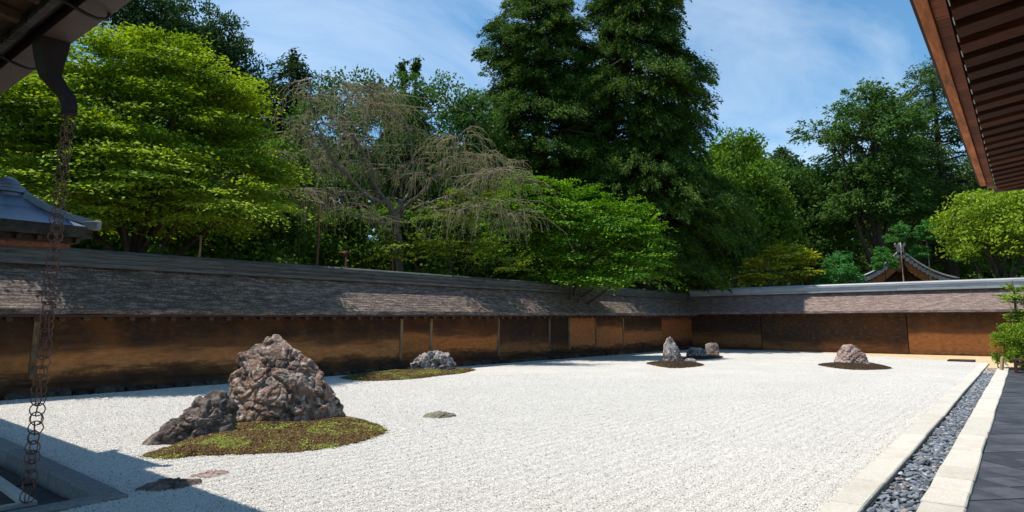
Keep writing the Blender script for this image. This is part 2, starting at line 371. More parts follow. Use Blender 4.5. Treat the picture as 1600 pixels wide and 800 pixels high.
# ------------------------------------------------------------------ kerbs, channel and tiles on the right
channel = MB().prism([(1.0, .4), (22.6, .7), (22.6, 1.4), (1.0, 1.1)], -.33, -.055).obj('drain_channel', M['earth'], kind='structure')
def cut_blocks(x0, x1, lo, hi): 
    xs = [x0]
    while xs[-1] < x1: xs.append(xs[-1]+random.uniform(lo, hi))
    return xs
def kerb_row(name, label, xs, ya, yb, z0, z1, mat, group=None):
    root = thing(name, label, 'kerb', (xs[0], ya(xs[0]), 0), group)
    for a, b in zip(xs[:-1], xs[1:]):
        j = lambda: random.uniform(-.005, .005); dz = random.uniform(-.004, .004)
        p = [(a+.007+j()*1.6, ya(a)+j()*1.8), (b-.008+j()*1.6, ya(b)+j()*1.8), (b-.005+j()*1.2, yb(b)+j()), (a+.005+j()*1.2, yb(a)+j())]
        m_ = MB(); m_.hexa([(x, y, z0) for x, y in p], [(x, y, z1+dz) for x, y in p]); m_.obj('kerb_stone', mat, root, bevel=.009)
    return root
xsA = [1.7, 3.0, 4.95, 5.75, 7.0, 8.4, 10.3, 12.3, 14.6, 17.0, 19.5, 22.0, 24.6]
kerb_row('stone_kerb', 'long pale granite kerb between the white gravel and the pebble drain', xsA, lambda x: .93+.0145*x, lambda x: KA(x)+.004, -.30, .022, M['kerb'])
xsC = [2.6, 4.1, 4.75, 5.3, 5.75, 6.2, 6.7, 7.6, 8.6, 9.1, 10.3, 11.4, 12.8, 13.9, 15.4, 16.8, 18.3, 19.9, 21.4, 22.9]
kerb_row('stone_kerb', 'pale granite kerb between the pebble drain and the dark diagonal tiles', xsC, lambda x: .41+.0145*x, lambda x: .655+.0145*x, -.30, .03, M['kerb'])
ed = thing('edging', 'thin edging tiles blackened with kerb shade, set on edge along the garden side of the pebble drain', 'edging', (1.7, .93, 0))  # tile colour blackened to carry the shade on the kerb's inner side
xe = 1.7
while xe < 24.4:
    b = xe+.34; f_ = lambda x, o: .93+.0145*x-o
    MB().hexa([(xe, f_(xe, .014), -.3), (b-.004, f_(b, .014), -.3), (b-.004, f_(b, .003), -.3), (xe, f_(xe, .003), -.3)], [(xe, f_(xe, .014), -.005), (b-.004, f_(b, .014), -.005), (b-.004, f_(b, .003), -.005), (xe, f_(xe, .003), -.005)]).obj('shade_edging_tile', M['plank_dark'], ed); xe = b
# pebbles
peb_meshes = []
for k in range(8):
    bm = bmesh.new(); bmesh.ops.create_icosphere(bm, subdivisions=1, radius=1)
    for v in bm.verts:
        d = v.co.normalized(); v.co = d*(1+.5*noise.noise(d*1.3+Vector((k*7, 0, 0))))
        v.co.x *= 1.1+.12*k % .5; v.co.y *= .75+.07*(k % 4); v.co.z *= .35+.05*(k % 5)
    for v in bm.verts: v.co *= .9
    me = bpy.data.meshes.new('pebble'); bm.to_mesh(me); bm.free(); me.materials.append(M['pebble']); peb_meshes.append(me)
chan = lambda x: (.665+.0145*x, .92+.0145*x)
P = scatter_ground(3.6, 22.4, .6, 1.35, .034, lambda P: (P[:, 1] > .665+.0145*P[:, 0]+.01) & (P[:, 1] < .915+.0145*P[:, 0]-.008))
P = P[np.argsort(P[:, 0])]
pz = -.034+RNG.uniform(-.006, .02, len(P))
near = 0; rest = []
for (x, y), z in zip(P, pz):
    if near < 300 and x > 4.7 and random.random() < .62:
        o = bpy.data.objects.new('pebble', peb_meshes[near % 8]); COL.objects.link(o); o.parent = channel
        s = random.choice((.016, .02, .024, .028, .033, .04))*random.uniform(.9, 1.1); o.location = (x, y, z+.012); o.scale = (s, s, s*random.uniform(.7, 1.1)); o.rotation_euler = (random.uniform(-.5, .5), random.uniform(-.5, .5), random.uniform(0, 6.28)); near += 1
    else: rest.append((x, y, z))
stuff_instances('pebble_bed', rest, M['pebble'], .02, .036, parent=channel, seed=11, flat=.5)
# diagonal tiles
tile_floor = MB().prism([(1.0, -6), (23, -6), (23, .745), (1.0, .43)], -.30, -.004).obj('tiled_walk', M['grout'], kind='structure')
TS = .30; q = TS/math.sqrt(2); td = q*2
tile_cache = None; tdir = math.atan(.0145); ct, st_ = math.cos(tdir), math.sin(tdir)
base_me = None; nt_ = 0; tile_rest = MB()
for i in range(-4, 104):
    for j in range(0, 6):
        u = i*q + 2.0; v = -j*q
        if (i+j) % 2: continue
        wx = u*ct - v*st_; wy = .41+u*st_+v*ct
        if wx > 22.9 or wx < 1.2: continue
        g = q-.006; z1 = .004+random.uniform(-.002, .002)
        pts = [(g, 0), (0, g), (-g, 0), (0, -g)] if j > 0 else [(g, -.004), (-g, -.004), (0, -g)]
        pts = [(wx+a*ct-b*st_, wy+a*st_+b*ct) for a, b in pts]
        if nt_ < 300: MB().prism(pts, -.02, z1).obj('floor_tile', M['tile'], tile_floor); nt_ += 1
        else: tile_rest.prism(pts, -.02, z1)
if tile_rest.v: tile_rest.obj('floor_tile', M['tile'], tile_floor, kind='stuff')

# ------------------------------------------------------------------ sunken paved corner lower left
MB().prism([(-3, 5.0), (2.1, 5.0), (2.1, 13), (-3, 13)], -.34, -.14).obj('paved_hollow', M['grout'], kind='structure')
hollow = bpy.data.objects['paved_hollow']
for i in range(16):
    y0 = 5.15+i*.34; L0 = 1.1+random.uniform(-.3, .3)
    for a, b in ((-1.2, L0), (L0, 1.93)):
        m_ = MB().box(a+.005, b-.005, y0+.006, y0+.334, -.16, -.09+random.uniform(-.006, .006)); m_.obj('paving_slab', M['plank_stone'], hollow)
def kerb_lump(root, pts, z0, z1, mat): MB().prism(pts, z0, z1).obj('kerb_stone', mat, root, bevel=.012)
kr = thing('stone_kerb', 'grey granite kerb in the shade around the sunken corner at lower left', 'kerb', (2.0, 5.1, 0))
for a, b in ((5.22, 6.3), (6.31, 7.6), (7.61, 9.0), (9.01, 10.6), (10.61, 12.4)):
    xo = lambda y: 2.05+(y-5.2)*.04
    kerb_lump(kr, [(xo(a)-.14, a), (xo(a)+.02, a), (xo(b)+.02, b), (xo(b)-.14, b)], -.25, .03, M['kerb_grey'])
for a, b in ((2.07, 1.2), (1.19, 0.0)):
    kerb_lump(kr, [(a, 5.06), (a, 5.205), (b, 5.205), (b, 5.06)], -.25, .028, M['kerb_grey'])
bd = thing('stone_border', 'narrow pale stone border strip lying on the dark paving of the sunken corner', 'border', (1.8, 6.1, -.2))
MB().prism([(1.655, 5.79), (1.73, 5.79), (1.85, 7.9), (1.775, 7.9)], -.10, -.055).obj('border_stone', M['kerb'], bd, bevel=.005)
MB().prism([(.2, 5.73), (1.73, 5.73), (1.73, 5.785), (.2, 5.785)], -.10, -.055).obj('border_stone', M['kerb'], bd, bevel=.005)
MB().prism([(.2, 5.38), (1.70, 5.38), (1.70, 5.45), (.2, 5.45)], -.10, -.055).obj('border_stone', M['kerb'], bd, bevel=.005)

# ------------------------------------------------------------------ garden walls
ze = lambda x: 1.42+.0085*(x-3)        # eave height of the long wall
zr = lambda x: 2.49+.006*(x-3)         # ridge height
sw = thing('garden_wall', 'long earthen wall on the left with dark shingled roof, running away under the trees', 'wall', (16, 13.1, 0))
YE, YF, YR = 12.6, 13.1, 13.42
bays = [(-1, 3.7, .75, .3, (.20, .105, .045)), (3.7, 11.72, .76, .40, (.31, .15, .062)), (11.72, 12.82, .95, .35, (.23, .105, .04)), (12.82, 15.7, .9, .42, (.26, .11, .04)),
        (15.7, 18.43, .62, .3, (.14, .075, .036)), (18.43, 19.65, .5, .35, (.12, .065, .033)), (19.65, 21.42, 1.75, .38, (.28, .12, .05)), (21.42, 23.54, 1.15, .34, (.25, .11, .048)),
        (23.54, 27.05, .95, .38, (.22, .1, .045)), (27.05, 30.3, 1.5, .45, (.20, .075, .035))]
for k, (a, b, t, l, oc) in enumerate(bays):
    m_ = plaster('ochre_plaster', t, l, oc, seed=k*3.7)
    n = max(2, int((b-a)/.6)); MBp = MB(); xs = np.linspace(a, b, n+1)
    MBp.extrude_x([(YF-.12, -.2), (YF-.12, .14), (YF, .2), (YF, .9), (YF-.004, 1.72), (YF+.5, 1.72), (YF+.5, -.2)], xs, lambda x, y, z, j: (x, y+(.012*noise.noise(Vector((x*.9, z*2, 0))) if j in (2, 3) else 0)+random.uniform(0, .002), z))
    MBp.obj('plaster_panel', m_, sw)
for x in (3.68, 11.75, 12.84, 15.73, 18.46, 19.68, 21.46, 23.57):
    wd = .045 if x not in (3.68,) else .05
    MB().box(x-wd, x+wd, YF-.025, YF+.05, .28, 1.70).obj('wall_post', M['post'], sw, bevel=.008)
x = 0.0
while x < 30:                          # rough foot stones
    b = x+random.uniform(.25, .6); d = random.uniform(.1, .16); h = random.uniform(.03, .08)
    MB().hexa([(x, YF-.12-d, -.1), (b, YF-.12-d, -.1), (b, YF-.1, -.1), (x, YF-.1, -.1)], [(x+.02, YF-.1-d, h), (b-.03, YF-.1-d, h-.02), (b-.02, YF-.11, h+.05), (x+.02, YF-.11, h+.05)]).obj('foot_stone', M['plinth'], sw, bevel=.02)
    x = b+.01
def shingle_roof(along, e0, e1, zE, zR, a, b, parent, mat, name='shingle_roof', courses=13):
    """stepped shingle slope from the eave line e0 to the ridge line e1"""
    prof = []; n = courses
    for i in range(n):
        t0 = i/n; t1 = (i+1)/n; prof.append((t0, .006)); prof.append((t1, .0))
    m_ = MB(); xs = np.arange(a, b+.01, .18)
    for side in (0, 1):
        k = len(m_.v); pr_ = [(-.0, -.12)]+prof
        for x in xs:
            for j, (t, lift) in enumerate(pr_):
                E, Rr = (e0, e1) if side == 0 else (2*e1-e0, e1)
                t_ = max(t, 0); w_ = .014*noise.noise(Vector((x*.35, 2, side)))+.012*noise.noise(Vector((x*1.3, t*9+side*5, 1)))+.006*noise.noise(Vector((x*9, t*40, 1)))
                s_ = t_ - .06*math.sin(math.pi*t_)*1.0
                y = E+(Rr-E)*t_; z = zE(x)+(zR(x)-zE(x))*s_+lift+w_ if j else zE(x)-.085+w_
                m_.v.append((x, y, z) if along == 'x' else (y, x, z))
        nn = len(pr_)
        for i in range(len(xs)-1):
            for j in range(nn-1): m_.f.append((k+i*nn+j, k+i*nn+j+1, k+(i+1)*nn+j+1, k+(i+1)*nn+j))
    return m_.obj(name, mat, parent)
SH_S = shingle_material('weathered_grey_shingle', (.09, .066, .056), (.38, .29, .245), .4)
SH_W = shingle_material('weathered_purple_brown_shingle', (.17, .12, .105), (.36, .28, .25), .08, 4, False)
zcapS = lambda x: zr(x)-.27+.02
shingle_roof('x', YE, YR, ze, lambda x: zr(x)-.2, -1, 30.9, sw, SH_S)
# eave edge board, soffit, rafters
m_ = MB(); xs = np.arange(-1, 30.6, .9)
for a, b in zip(xs[:-1], xs[1:]):
    MB().hexa([(a, YE+.012, ze(a)-.125), (b-.004, YE+.012, ze(b)-.125), (b-.004, YE+.10, ze(b)-.125), (a, YE+.10, ze(a)-.125)], [(a, YE+.012, ze(a)-.087), (b-.004, YE+.012, ze(b)-.087), (b-.004, YE+.10, ze(b)-.087), (a, YE+.10, ze(a)-.087)]).obj('eave_board', M['wood_edge'], sw)
MB().hexa([(-1, YE+.09, ze(-1)-.105), (30.3, YE+.09, ze(30.3)-.105), (30.3, YF+.1, ze(30.3)+.3), (-1, YF+.1, ze(-1)+.3)], [(-1, YE+.09, ze(-1)-.09), (30.3, YE+.09, ze(30.3)-.09), (30.3, YF+.1, ze(30.3)+.33), (-1, YF+.1, ze(-1)+.33)]).obj('soffit', M['wood_dark'], sw)
raf = MB().hexa([(-.045, YE+.05, -.20), (.045, YE+.05, -.20), (.045, YF, -.07), (-.045, YF, -.07)], [(-.045, YE+.05, -.11), (.045, YE+.05, -.11), (.045, YF, .04), (-.045, YF, .04)])
rme = raf.mesh('rafter', (0, 0, 0)); rme.materials.append(M['wood_dark'])
x = .3
while x < 29.9:
    o = bpy.data.objects.new('rafter', rme); COL.objects.link(o); o.parent = sw; o.location = (x-16, -13.1, ze(x)+.0); x += .36
def ridge_cap(along, c, zf, a, b, parent, mat, layers, seg, name='ridge_board'):
    for (hw, dz0, dz1) in layers:
        n = int((b-a)/seg)
        for k in range(n):
            p = a+(b-a)*k/n+.003; q2 = a+(b-a)*(k+1)/n-.003; off = random.uniform(-.004, .004)
            f = lambda u, v, z: (u, v, z) if along == 'x' else (v, u, z)
            MB().hexa([f(p, c-hw+off, zf(p)+dz0), f(q2, c-hw+off, zf(q2)+dz0), f(q2, c+hw+off, zf(q2)+dz0), f(p, c+hw+off, zf(p)+dz0)],
                      [f(p, c-hw+off, zf(p)+dz1), f(q2, c-hw+off, zf(q2)+dz1), f(q2, c+hw+off, zf(q2)+dz1), f(p, c+hw+off, zf(p)+dz1)]).obj(name, mat, parent)
ridge_cap('x', YR, zr, -1, 30.7, sw, M['ridge_board'], [(.20, -.30, -.235), (.145, -.235, -.17), (.175, -.17, -.145), (.13, -.145, -.075), (.155, -.075, -.045)], 3.6)
capm = MB(); 
m_ = MB().tube([(x, YR, zr(x)-.035) for x in np.arange(-1, 31, 2.0)], .075, 10); m_.obj('ridge_roll', M['ridge_board'], sw, smooth=True)

ww = thing('garden_wall', 'far earthen wall across the end of the gravel garden with silver grey ridge cap', 'wall', (30.3, 6, 0))
XE, XF, XR = 29.78, 30.3, 30.62
zeW = lambda y: 1.70; zrW = lambda y: 2.80+.002*(13-y)
for k, (a, b, t, l, oc, dk) in enumerate([(-1.5, .5, .7, .2, (.22, .11, .05), (.04, .026, .019)), (.5, 4.1, .85, .02, (.30, .145, .06), (.045, .03, .021)), (4.13, 9.8, .36, .02, (.17, .085, .04), (.045, .03, .021)), (9.83, 13.65, .75, .2, (.16, .08, .038), (.04, .025, .018))]):
    m_ = plaster('ochre_plaster', t, l, oc, dk, .6, 20+k*5.1); mp_ = MB(); xs = np.linspace(a, b, max(2, int((b-a)/.6))+1)
    mp_.extrude_x([(XF-.05, -.2), (XF-.03, .1), (XF, .16), (XF, .9), (XF-.004, 1.95), (XF+.5, 1.95), (XF+.5, -.2)], xs, lambda u, v, z, j: (v+random.uniform(0, .002), u, z)); mp_.obj('plaster_panel', m_, ww)
for y in (.5, 4.115, 9.815)[:1]: MB().box(XF-.006, XF+.02, y-.03, y+.03, .2, 1.9).obj('wall_post', plaster('stained_post', .9, .2, (.12, .07, .04)), ww)
shingle_roof('y', XE, XR, zeW, lambda y: zrW(y)-.24, -1.5, 13.42, ww, SH_W)
MB().box(XE+.012, XE+.10, -1.5, 12.95, 1.575, 1.613).obj('eave_board', M['wood_edge'], ww)
MB().hexa([(XE+.09, -1.5, 1.6), (XE+.09, 13, 1.6), (XF+.1, 13, 2.0), (XF+.1, -1.5, 2.0)], [(XE+.09, -1.5, 1.615), (XE+.09, 13, 1.615), (XF+.1, 13, 2.04), (XF+.1, -1.5, 2.04)]).obj('soffit', M['wood_dark'], ww)
raf = MB().hexa([(XE+.05, -.05, -.20), (XE+.05, .05, -.20), (XF, .05, -.06), (XF, -.05, -.06)], [(XE+.05, -.05, -.11), (XE+.05, .05, -.11), (XF, .05, .05), (XF, -.05, .05)])
rme = raf.mesh('rafter'); rme.materials.append(M['wood_dark'])
y = -1.3
while y < 12.6:
    o = bpy.data.objects.new('rafter', rme); COL.objects.link(o); o.parent = ww; o.location = (-30.3, y-6, 1.70); y += .48
ridge_cap('y', XR, zrW, -1.5, 13.2, ww, M['ridge_metal'], [(.24, -.32, -.27), (.17, -.27, -.10), (.205, -.10, -.055)], 2.9, 'ridge_sheet')
MB().tube([(XR, y, zrW(y)-.04) for y in np.arange(-1.5, 13.4, 2.1)], .085, 10).obj('ridge_roll', M['ridge_metal'], ww, smooth=True)

# ------------------------------------------------------------------ rocks
def rock(name, label, origin, hull, mat, seed=1, amp=.05, sub_=6, fine=1.0, cat='rock', group=None, freq=3.2):
    """hull points are (right, back, up) in metres seen from the veranda"""
    o = Vector((origin[0], origin[1], 0)); v = Vector((o.x, o.y, 0)).normalized(); r = Vector((v.y, -v.x, 0))
    bm = bmesh.new()
    for a, d, z in hull: bm.verts.new(r*a+v*d+Vector((0, 0, z)))
    ret = bmesh.ops.convex_hull(bm, input=bm.verts)
    tree = BVHTree.FromBMesh(bm)
    c = sum((p.co for p in bm.verts), Vector())/len(bm.verts); zmin = min(h[2] for h in hull); zmax = max(h[2] for h in hull)
    bm.free(); c.z = zmin+(zmax-zmin)*.4
    bm = bmesh.new(); bmesh.ops.create_icosphere(bm, subdivisions=sub_, radius=1)
    sv = Vector((seed*3.1, seed*1.7, seed*.9)); rs_ = random.Random(seed)
    hv = [r*a+v*d+Vector((0, 0, z)) for a, d, z in hull]; planes = []
    for k in range(46):                 # random fracture planes shave the block into facets
        n_ = Vector((rs_.gauss(0, 1), rs_.gauss(0, 1), rs_.gauss(.1, .7))).normalized()
        planes.append((n_, max((h_-c).dot(n_) for h_ in hv)*rs_.uniform(.84, .985)))
    planes = [q_ for q_ in planes if q_[0].z < .55]
    for p in bm.verts:
        d = p.co.normalized(); hit, nrm, _, dist = tree.ray_cast(c, d)
        if hit is None: hit = c+d*.1; nrm = d; dist = .1
        for n_, dk in planes:
            q = d.dot(n_)
            if q > 1e-3 and dk/q < dist: dist = dk/q; nrm = n_
        hit = c+d*dist; q3 = hit*freq+sv
        wq = q3+Vector((noise.noise(q3*1.7), noise.noise(q3*1.7+Vector((9, 0, 0))), noise.noise(q3*1.7+Vector((0, 9, 0)))))*.25
        disp = 0
        for sc_, am in ((1.0, .55), (2.3, .30), (5.2, .09)):
            qq = Vector((wq.x*sc_, wq.y*sc_, wq.z*sc_*1.25)); ds, ps = noise.voronoi(qq); pt = ps[0]
            tilt = noise.noise_vector(pt*7.31); disp += am*(tilt.dot(qq-pt)*1.1+noise.noise(pt*3.7)*.55) - am*.35*max(0, .12-(ds[1]-ds[0]))/.12
        disp = amp*(disp*1.6+.2*noise.fractal(q3*2.2, .8, 2.1, 5)+.12*(noise.ridged_multi_fractal(Vector((q3.x*1.5, q3.y*1.5, q3.z*4)), .9, 2.1, 3, 1, 2)-1.2))
        p.co = hit+nrm.lerp(d, .35)*disp
    me = bpy.data.meshes.new(name); bm.to_mesh(me); bm.free()
    ob = link_mesh(name, me, None, mat, True); ob.location = o
    return tag(ob, label, cat, group)
RK = {'hero': rock_material('purple_brown_boulder', (.10, .055, .04), (.28, .165, .12), (.62, .54, .47), 1.3, .95),
      'grey': rock_material('grey_ridged_stone', (.08, .058, .05), (.20, .15, .13), (.42, .37, .33), 4.1, .6),
      'white': rock_material('pale_lichened_stone', (.09, .06, .055), (.28, .24, .23), (.60, .57, .54), 7.7, .95),
      'flat': rock_material('flat_olive_stone', (.08, .065, .045), (.22, .19, .14), (.38, .36, .26), 9.2, .5),
      'pink': rock_material('pinkish_stone', (.20, .12, .10), (.42, .31, .27), (.62, .54, .50), 12.5, .6),
      'dark': rock_material('dark_brown_stone', (.08, .05, .045), (.20, .14, .12), (.50, .46, .43), 15.5, .4)}
def px_hull(c_px, base_y, s, front, back, depth_front, depth_back):
    H_ = []
    for px, py in front: H_.append(((px-c_px)*s, random.uniform(-.1, .1)*0, (base_y-py)*s))
    return H_
s = .0086
hero = []
for px, py, dp in [(357, 672, 0), (356, 640, .05), (367, 590, 0), (372, 560, .05), (386, 549, .1), (416, 528, .1), (430, 528, .2), (450, 549, .05), (474, 570, .1), (497, 600, .05), (520, 622, 0), (540, 657, .1), (543, 668, .2)]:
    hero.append(((px-450)*s*1.0, dp, (668-py)*s*.88))
for a, d, z in [(-.68, -.3, -.1), (-.3, -.52, -.1), (.2, -.5, -.1), (.6, -.3, -.1), (-.5, -.34, .42), (-.1, -.46, .42), (.3, -.42, .3), (-.32, -.2, .78), (-.05, -.22, .74), (-.6, .5, -.1), (.5, .6, -.1), (-.3, .4, .6), (.1, .45, .5), (.8, .2, -.1), (-.8, .2, -.1)]: hero.append((a, d, z))
hp = ground_at(450, 668); hd = Vector((hp.x, hp.y, 0)).normalized(); hp += hd*.35
rock('boulder', 'tallest rugged reddish brown boulder standing on the near moss island', hp, hero, RK['hero'], 3, .10, 7, 1.6, 'boulder', freq=2.1)
s = .0078; lf = []
for px, py in [(229, 704), (238, 688), (262, 668), (285, 650), (303, 630), (318, 620), (334, 622), (350, 624), (353, 645), (353, 675)]: lf.append(((px-292)*s*.93, 0, (695-py)*s*.86))
for a, d, z in [(-.5, -.15, -.1), (0, -.25, -.1), (.4, -.2, -.05), (.2, .3, .3), (-.4, .25, -.1), (.3, .4, -.1), (.1, -.15, .25), (.32, -.1, .22)]: lf.append((a, d, z))
lp = ground_at(295, 692); lp += Vector((lp.x, lp.y, 0)).normalized()*.12
rock('boulder', 'low slanting grey brown rock leaning toward the tallest boulder on its left', lp, lf, RK['grey'], 8, .06, 6, 1.4, 'boulder', freq=4)
s = .0166; b3 = []
for px, py in [(631, 580), (640, 566), (655, 556), (672, 549), (688, 547), (702, 555), (712, 566), (719, 578)]: b3.append(((px-675)*s, 0.05, (580-py)*s))
for a, d, z in [(-.6, -.3, -.1), (-.5, -.38, .2), (0, -.35, -.1), (.5, -.3, -.1), (.3, -.2, .4), (-.1, -.22, .42), (-.5, .5, -.1), (.6, .5, -.1), (.1, .5, .4)]: b3.append((a, d, z))
p3 = ground_at(675, 583); p3 += Vector((p3.x, p3.y, 0)).normalized()*.35
rock('boulder', 'rounded white speckled rock on the moss island beside the long wall', p3, b3, RK['white'], 12, .11, 6, 1.2, 'boulder', freq=3)
s = .0083
def flat_rock(label, px0, px1, py, hgt, mat, seed):
    p = ground_at((px0+px1)/2, py); sc = p.length/F_PX; hw = (px1-px0)/2*sc
    H_ = [(-hw, 0, -.02), (hw, 0, -.02), (-hw*.6, .05, hgt*.7), (hw*.5, .05, hgt*.8), (0, .08, hgt), (-hw*.5, -hw*.45, -.04), (hw*.6, -hw*.4, -.04), (-hw*.5, hw*.6, -.04), (hw*.5, hw*.6, -.04), (-.1*hw, -.2*hw, hgt*.85), (hw*.8, .1, hgt*.5)]
    rock('flat_rock', label, p, H_, mat, seed, .035, 5, 1.2, 'rock', freq=7)
flat_rock('small flat stone alone in the open gravel right of the big boulder', 655, 718, 652, .07, RK['flat'], 21)
flat_rock('low flat stone in the shade in front of the slanting rock', 215, 312, 763, .055, RK['dark'], 25)
flat_rock('sunlit sliver of flat stone just right of the shaded one', 290, 362, 745, .025, RK['pink'], 29)
# middle group, far side
def hull_px(label, cpx, by, pts, dfront, dback, mat, seed, amp, push=.2, sub_=5, name='boulder', freq=5):
    p = ground_at(cpx, by); sc = math.hypot(p.x, p.y)/F_PX/math.cos(TILT)*1.0; v = Vector((p.x, p.y, 0)).normalized()
    H_ = [((a-cpx)*sc, 0, (by-b)*sc) for a, b in pts]; zs = max(h[2] for h in H_); w0 = min(h[0] for h in H_); w1 = max(h[0] for h in H_)
    for t in (.15, .5, .85): H_.append((w0+(w1-w0)*t, -dfront, -.1)); H_.append((w0+(w1-w0)*t, dback, -.1))
    H_.append((w0+(w1-w0)*.4, -dfront*.7, zs*.6)); H_.append((w0+(w1-w0)*.5, dback*.7, zs*.6))
    rock(name, label, p+v*push, H_, mat, seed, amp, sub_, 1.2, 'boulder', freq=freq)
hull_px('tall narrow upright rock with pale foot on the far left moss patch', 1050, 568, [(1036, 569), (1037, 545), (1041, 532), (1048, 528), (1055, 532), (1062, 546), (1065, 568)], .2, .25, RK['white'], 31, .035)
hull_px('tiny pale rock at the right foot of the tall narrow upright rock', 1078, 568, [(1068, 569), (1071, 562), (1080, 560), (1088, 563), (1089, 569)], .12, .15, RK['white'], 35, .03)
hull_px('low broad striped rock lying behind the tall narrow upright rock', 1088, 559, [(1071, 560), (1073, 549), (1080, 544), (1095, 545), (1105, 552), (1108, 560)], .25, .35, RK['white'], 39, .05, .3)
hull_px('square blocky brown rock at the right end of the second far moss patch', 1114, 557, [(1103, 558), (1102, 540), (1108, 538), (1121, 537), (1124, 543), (1124, 558)], .22, .25, RK['dark'], 43, .025, .3)
hull_px('rounded pinkish grey rock alone on the moss patch near the far right', 1332, 571, [(1309, 571), (1312, 553), (1320, 545), (1332, 543), (1345, 550), (1351, 562), (1356, 572)], .35, .35, RK['pink'], 47, .06, .35, 6, freq=4)
hull_px('tiny dark rock at the right foot of the pinkish rounded rock', 1358, 573, [(1351, 574), (1354, 567), (1361, 568), (1364, 574)], .1, .12, RK['dark'], 51, .02)

# moss islands
def moss_island(label, pts_px, h, red, seed, dens):
    pts = [ground_at(*p) for p in pts_px]
    cx = sum(p.x for p in pts)/len(pts); cy = sum(p.y for p in pts)/len(pts)
    # smooth closed outline
    N_ = 120; out = []
    n = len(pts)
    for k in range(N_):
        t = k/N_*n; i = int(t); f = t-i
        p0, p1, p2, p3_ = [pts[(i+d-1) % n] for d in range(4)]
        q_ = .5*((2*p1)+(p2-p0)*f+(2*p0-5*p1+4*p2-p3_)*f*f+(3*p1-p0-3*p2+p3_)*f**3)
        out.append((q_.x+.06*noise.noise(Vector((k*.7, seed, 0)))+.03*noise.noise(Vector((k*2.3, seed, 0))), q_.y+.06*noise.noise(Vector((k*.8, seed, 5)))+.03*noise.noise(Vector((k*2.1, seed, 5)))))
    m_ = MB(); RN = 16; m_.v.append((cx, cy, h))
    def hz(r, x, y): return h*(1-r**3.0)*(.85+.35*noise.noise(Vector((x*2.5, y*2.5, seed))))+.012*(1-r**6)*(1+noise.noise(Vector((x*18, y*18, seed))))-.012*(r > .99)
    for i in range(1, RN+1):
        r = i/RN
        for (x, y) in out:
            X, Y = cx+(x-cx)*r, cy+(y-cy)*r; m_.v.append((X, Y, hz(r, X, Y)))
    for k in range(N_): m_.f.append((0, 1+k, 1+(k+1) % N_))
    for i in range(RN-1):
        for k in range(N_):
            a = 1+i*N_; m_.f.append((a+k, a+N_+k, a+N_+(k+1) % N_, a+(k+1) % N_))
    root = thing('moss_island', label, 'moss', (cx, cy, 0))
    m_.obj('moss_mound', M['moss'], root, True)
    # tufts
    A = np.array(out); npt = dens; th = RNG.uniform(0, N_, npt); rr = np.sqrt(RNG.uniform(0, 1.06, npt))*np.where(RNG.random(npt) < .04, 1.05, 1); i0 = th.astype(int) % N_; f = (th % 1)[:, None]
    B = A[i0]*(1-f)+A[(i0+1) % N_]*f; X = cx+(B[:, 0]-cx)*rr; Y = cy+(B[:, 1]-cy)*rr
    Z = np.array([hz(min(r, 1), x, y) for r, x, y in zip(rr, X, Y)])+.003
    g_ = np.array([noise.noise(Vector((x*3.1, y*3.1, seed)))+.5*noise.noise(Vector((x*9, y*9, seed))) for x, y in zip(X, Y)])+RNG.normal(0, .16, npt)
    Q = np.column_stack([X-cx, Y-cy, Z])
    for sel, mt in ((g_ > .2, 'moss_tuft'), (g_ <= .2, 'moss_tuft_red')):
        if red: mt = 'moss_tuft_dark'
        stuff_instances('moss_tuft', Q[sel], M[mt], .006, .017, parent=root, seed=int(seed)+len(mt), flat=1.1)
moss_island('large green and brown moss island under the tallest boulder', [(222, 714), (250, 706), (300, 685), (355, 664), (450, 648), (545, 652), (603, 671), (585, 684), (540, 697), (470, 707), (380, 711), (300, 714), (262, 718)], .085, False, 3, 34000)
moss_island('golden brown moss island along the foot of the long wall', [(533, 590), (580, 584), (630, 579), (690, 575), (741, 577), (725, 583), (690, 587), (650, 592), (600, 595), (560, 595)], .09, False, 5, 18000)
moss_island('reddish brown moss patch under the tall narrow upright rock', [(1010, 568), (1035, 565), (1070, 564), (1100, 570), (1080, 574), (1045, 575)], .06, True, 7, 5000)
moss_island('reddish brown moss patch under the low striped and square rocks', [(1066, 561), (1090, 555), (1112, 554), (1130, 558), (1110, 561), (1085, 562)], .06, True, 9, 4000)
moss_island('dark brown oval moss patch under the pinkish rounded rock', [(1278, 570), (1310, 567), (1350, 566), (1393, 575), (1365, 578), (1320, 577)], .06, True, 11, 6000)

# ------------------------------------------------------------------ roofs overhead
vr = thing('veranda_roof', 'brown timber eave with rows of rafters reaching in at upper right', 'roof', (6, 0, 3.3))
ky = lambda x, y: y + .0085*(x-5)
def skew_box(x0, x1, y0, y1, z0, z1):
    return MB().hexa([(x0, ky(x0, y0), z0), (x1, ky(x1, y0), z0), (x1, ky(x1, y1), z0), (x0, ky(x0, y1), z0)], [(x0, ky(x0, y0), z1), (x1, ky(x1, y0), z1), (x1, ky(x1, y1), z1), (x0, ky(x0, y1), z1)])
for a, b in ((-2, 3.0), (3.004, 7.5), (7.504, 12.3)): skew_box(a, b, .375, .45, 3.30, 3.40).obj('fascia_board', M['wood_warm'], vr, bevel=.004)
skew_box(-2, 12.35, .452, .475, 3.33, 3.48).obj('eave_edge', M['wood_edge'], vr)
x = -1.9
while x < 12.7:                         # short soffit boards between fascia and rafter ends
    skew_box(x, min(x+.355, 12.75), .285, .372, 3.325, 3.345).obj('soffit_board', M['wood_red'], vr); x += .36
x = -1.8
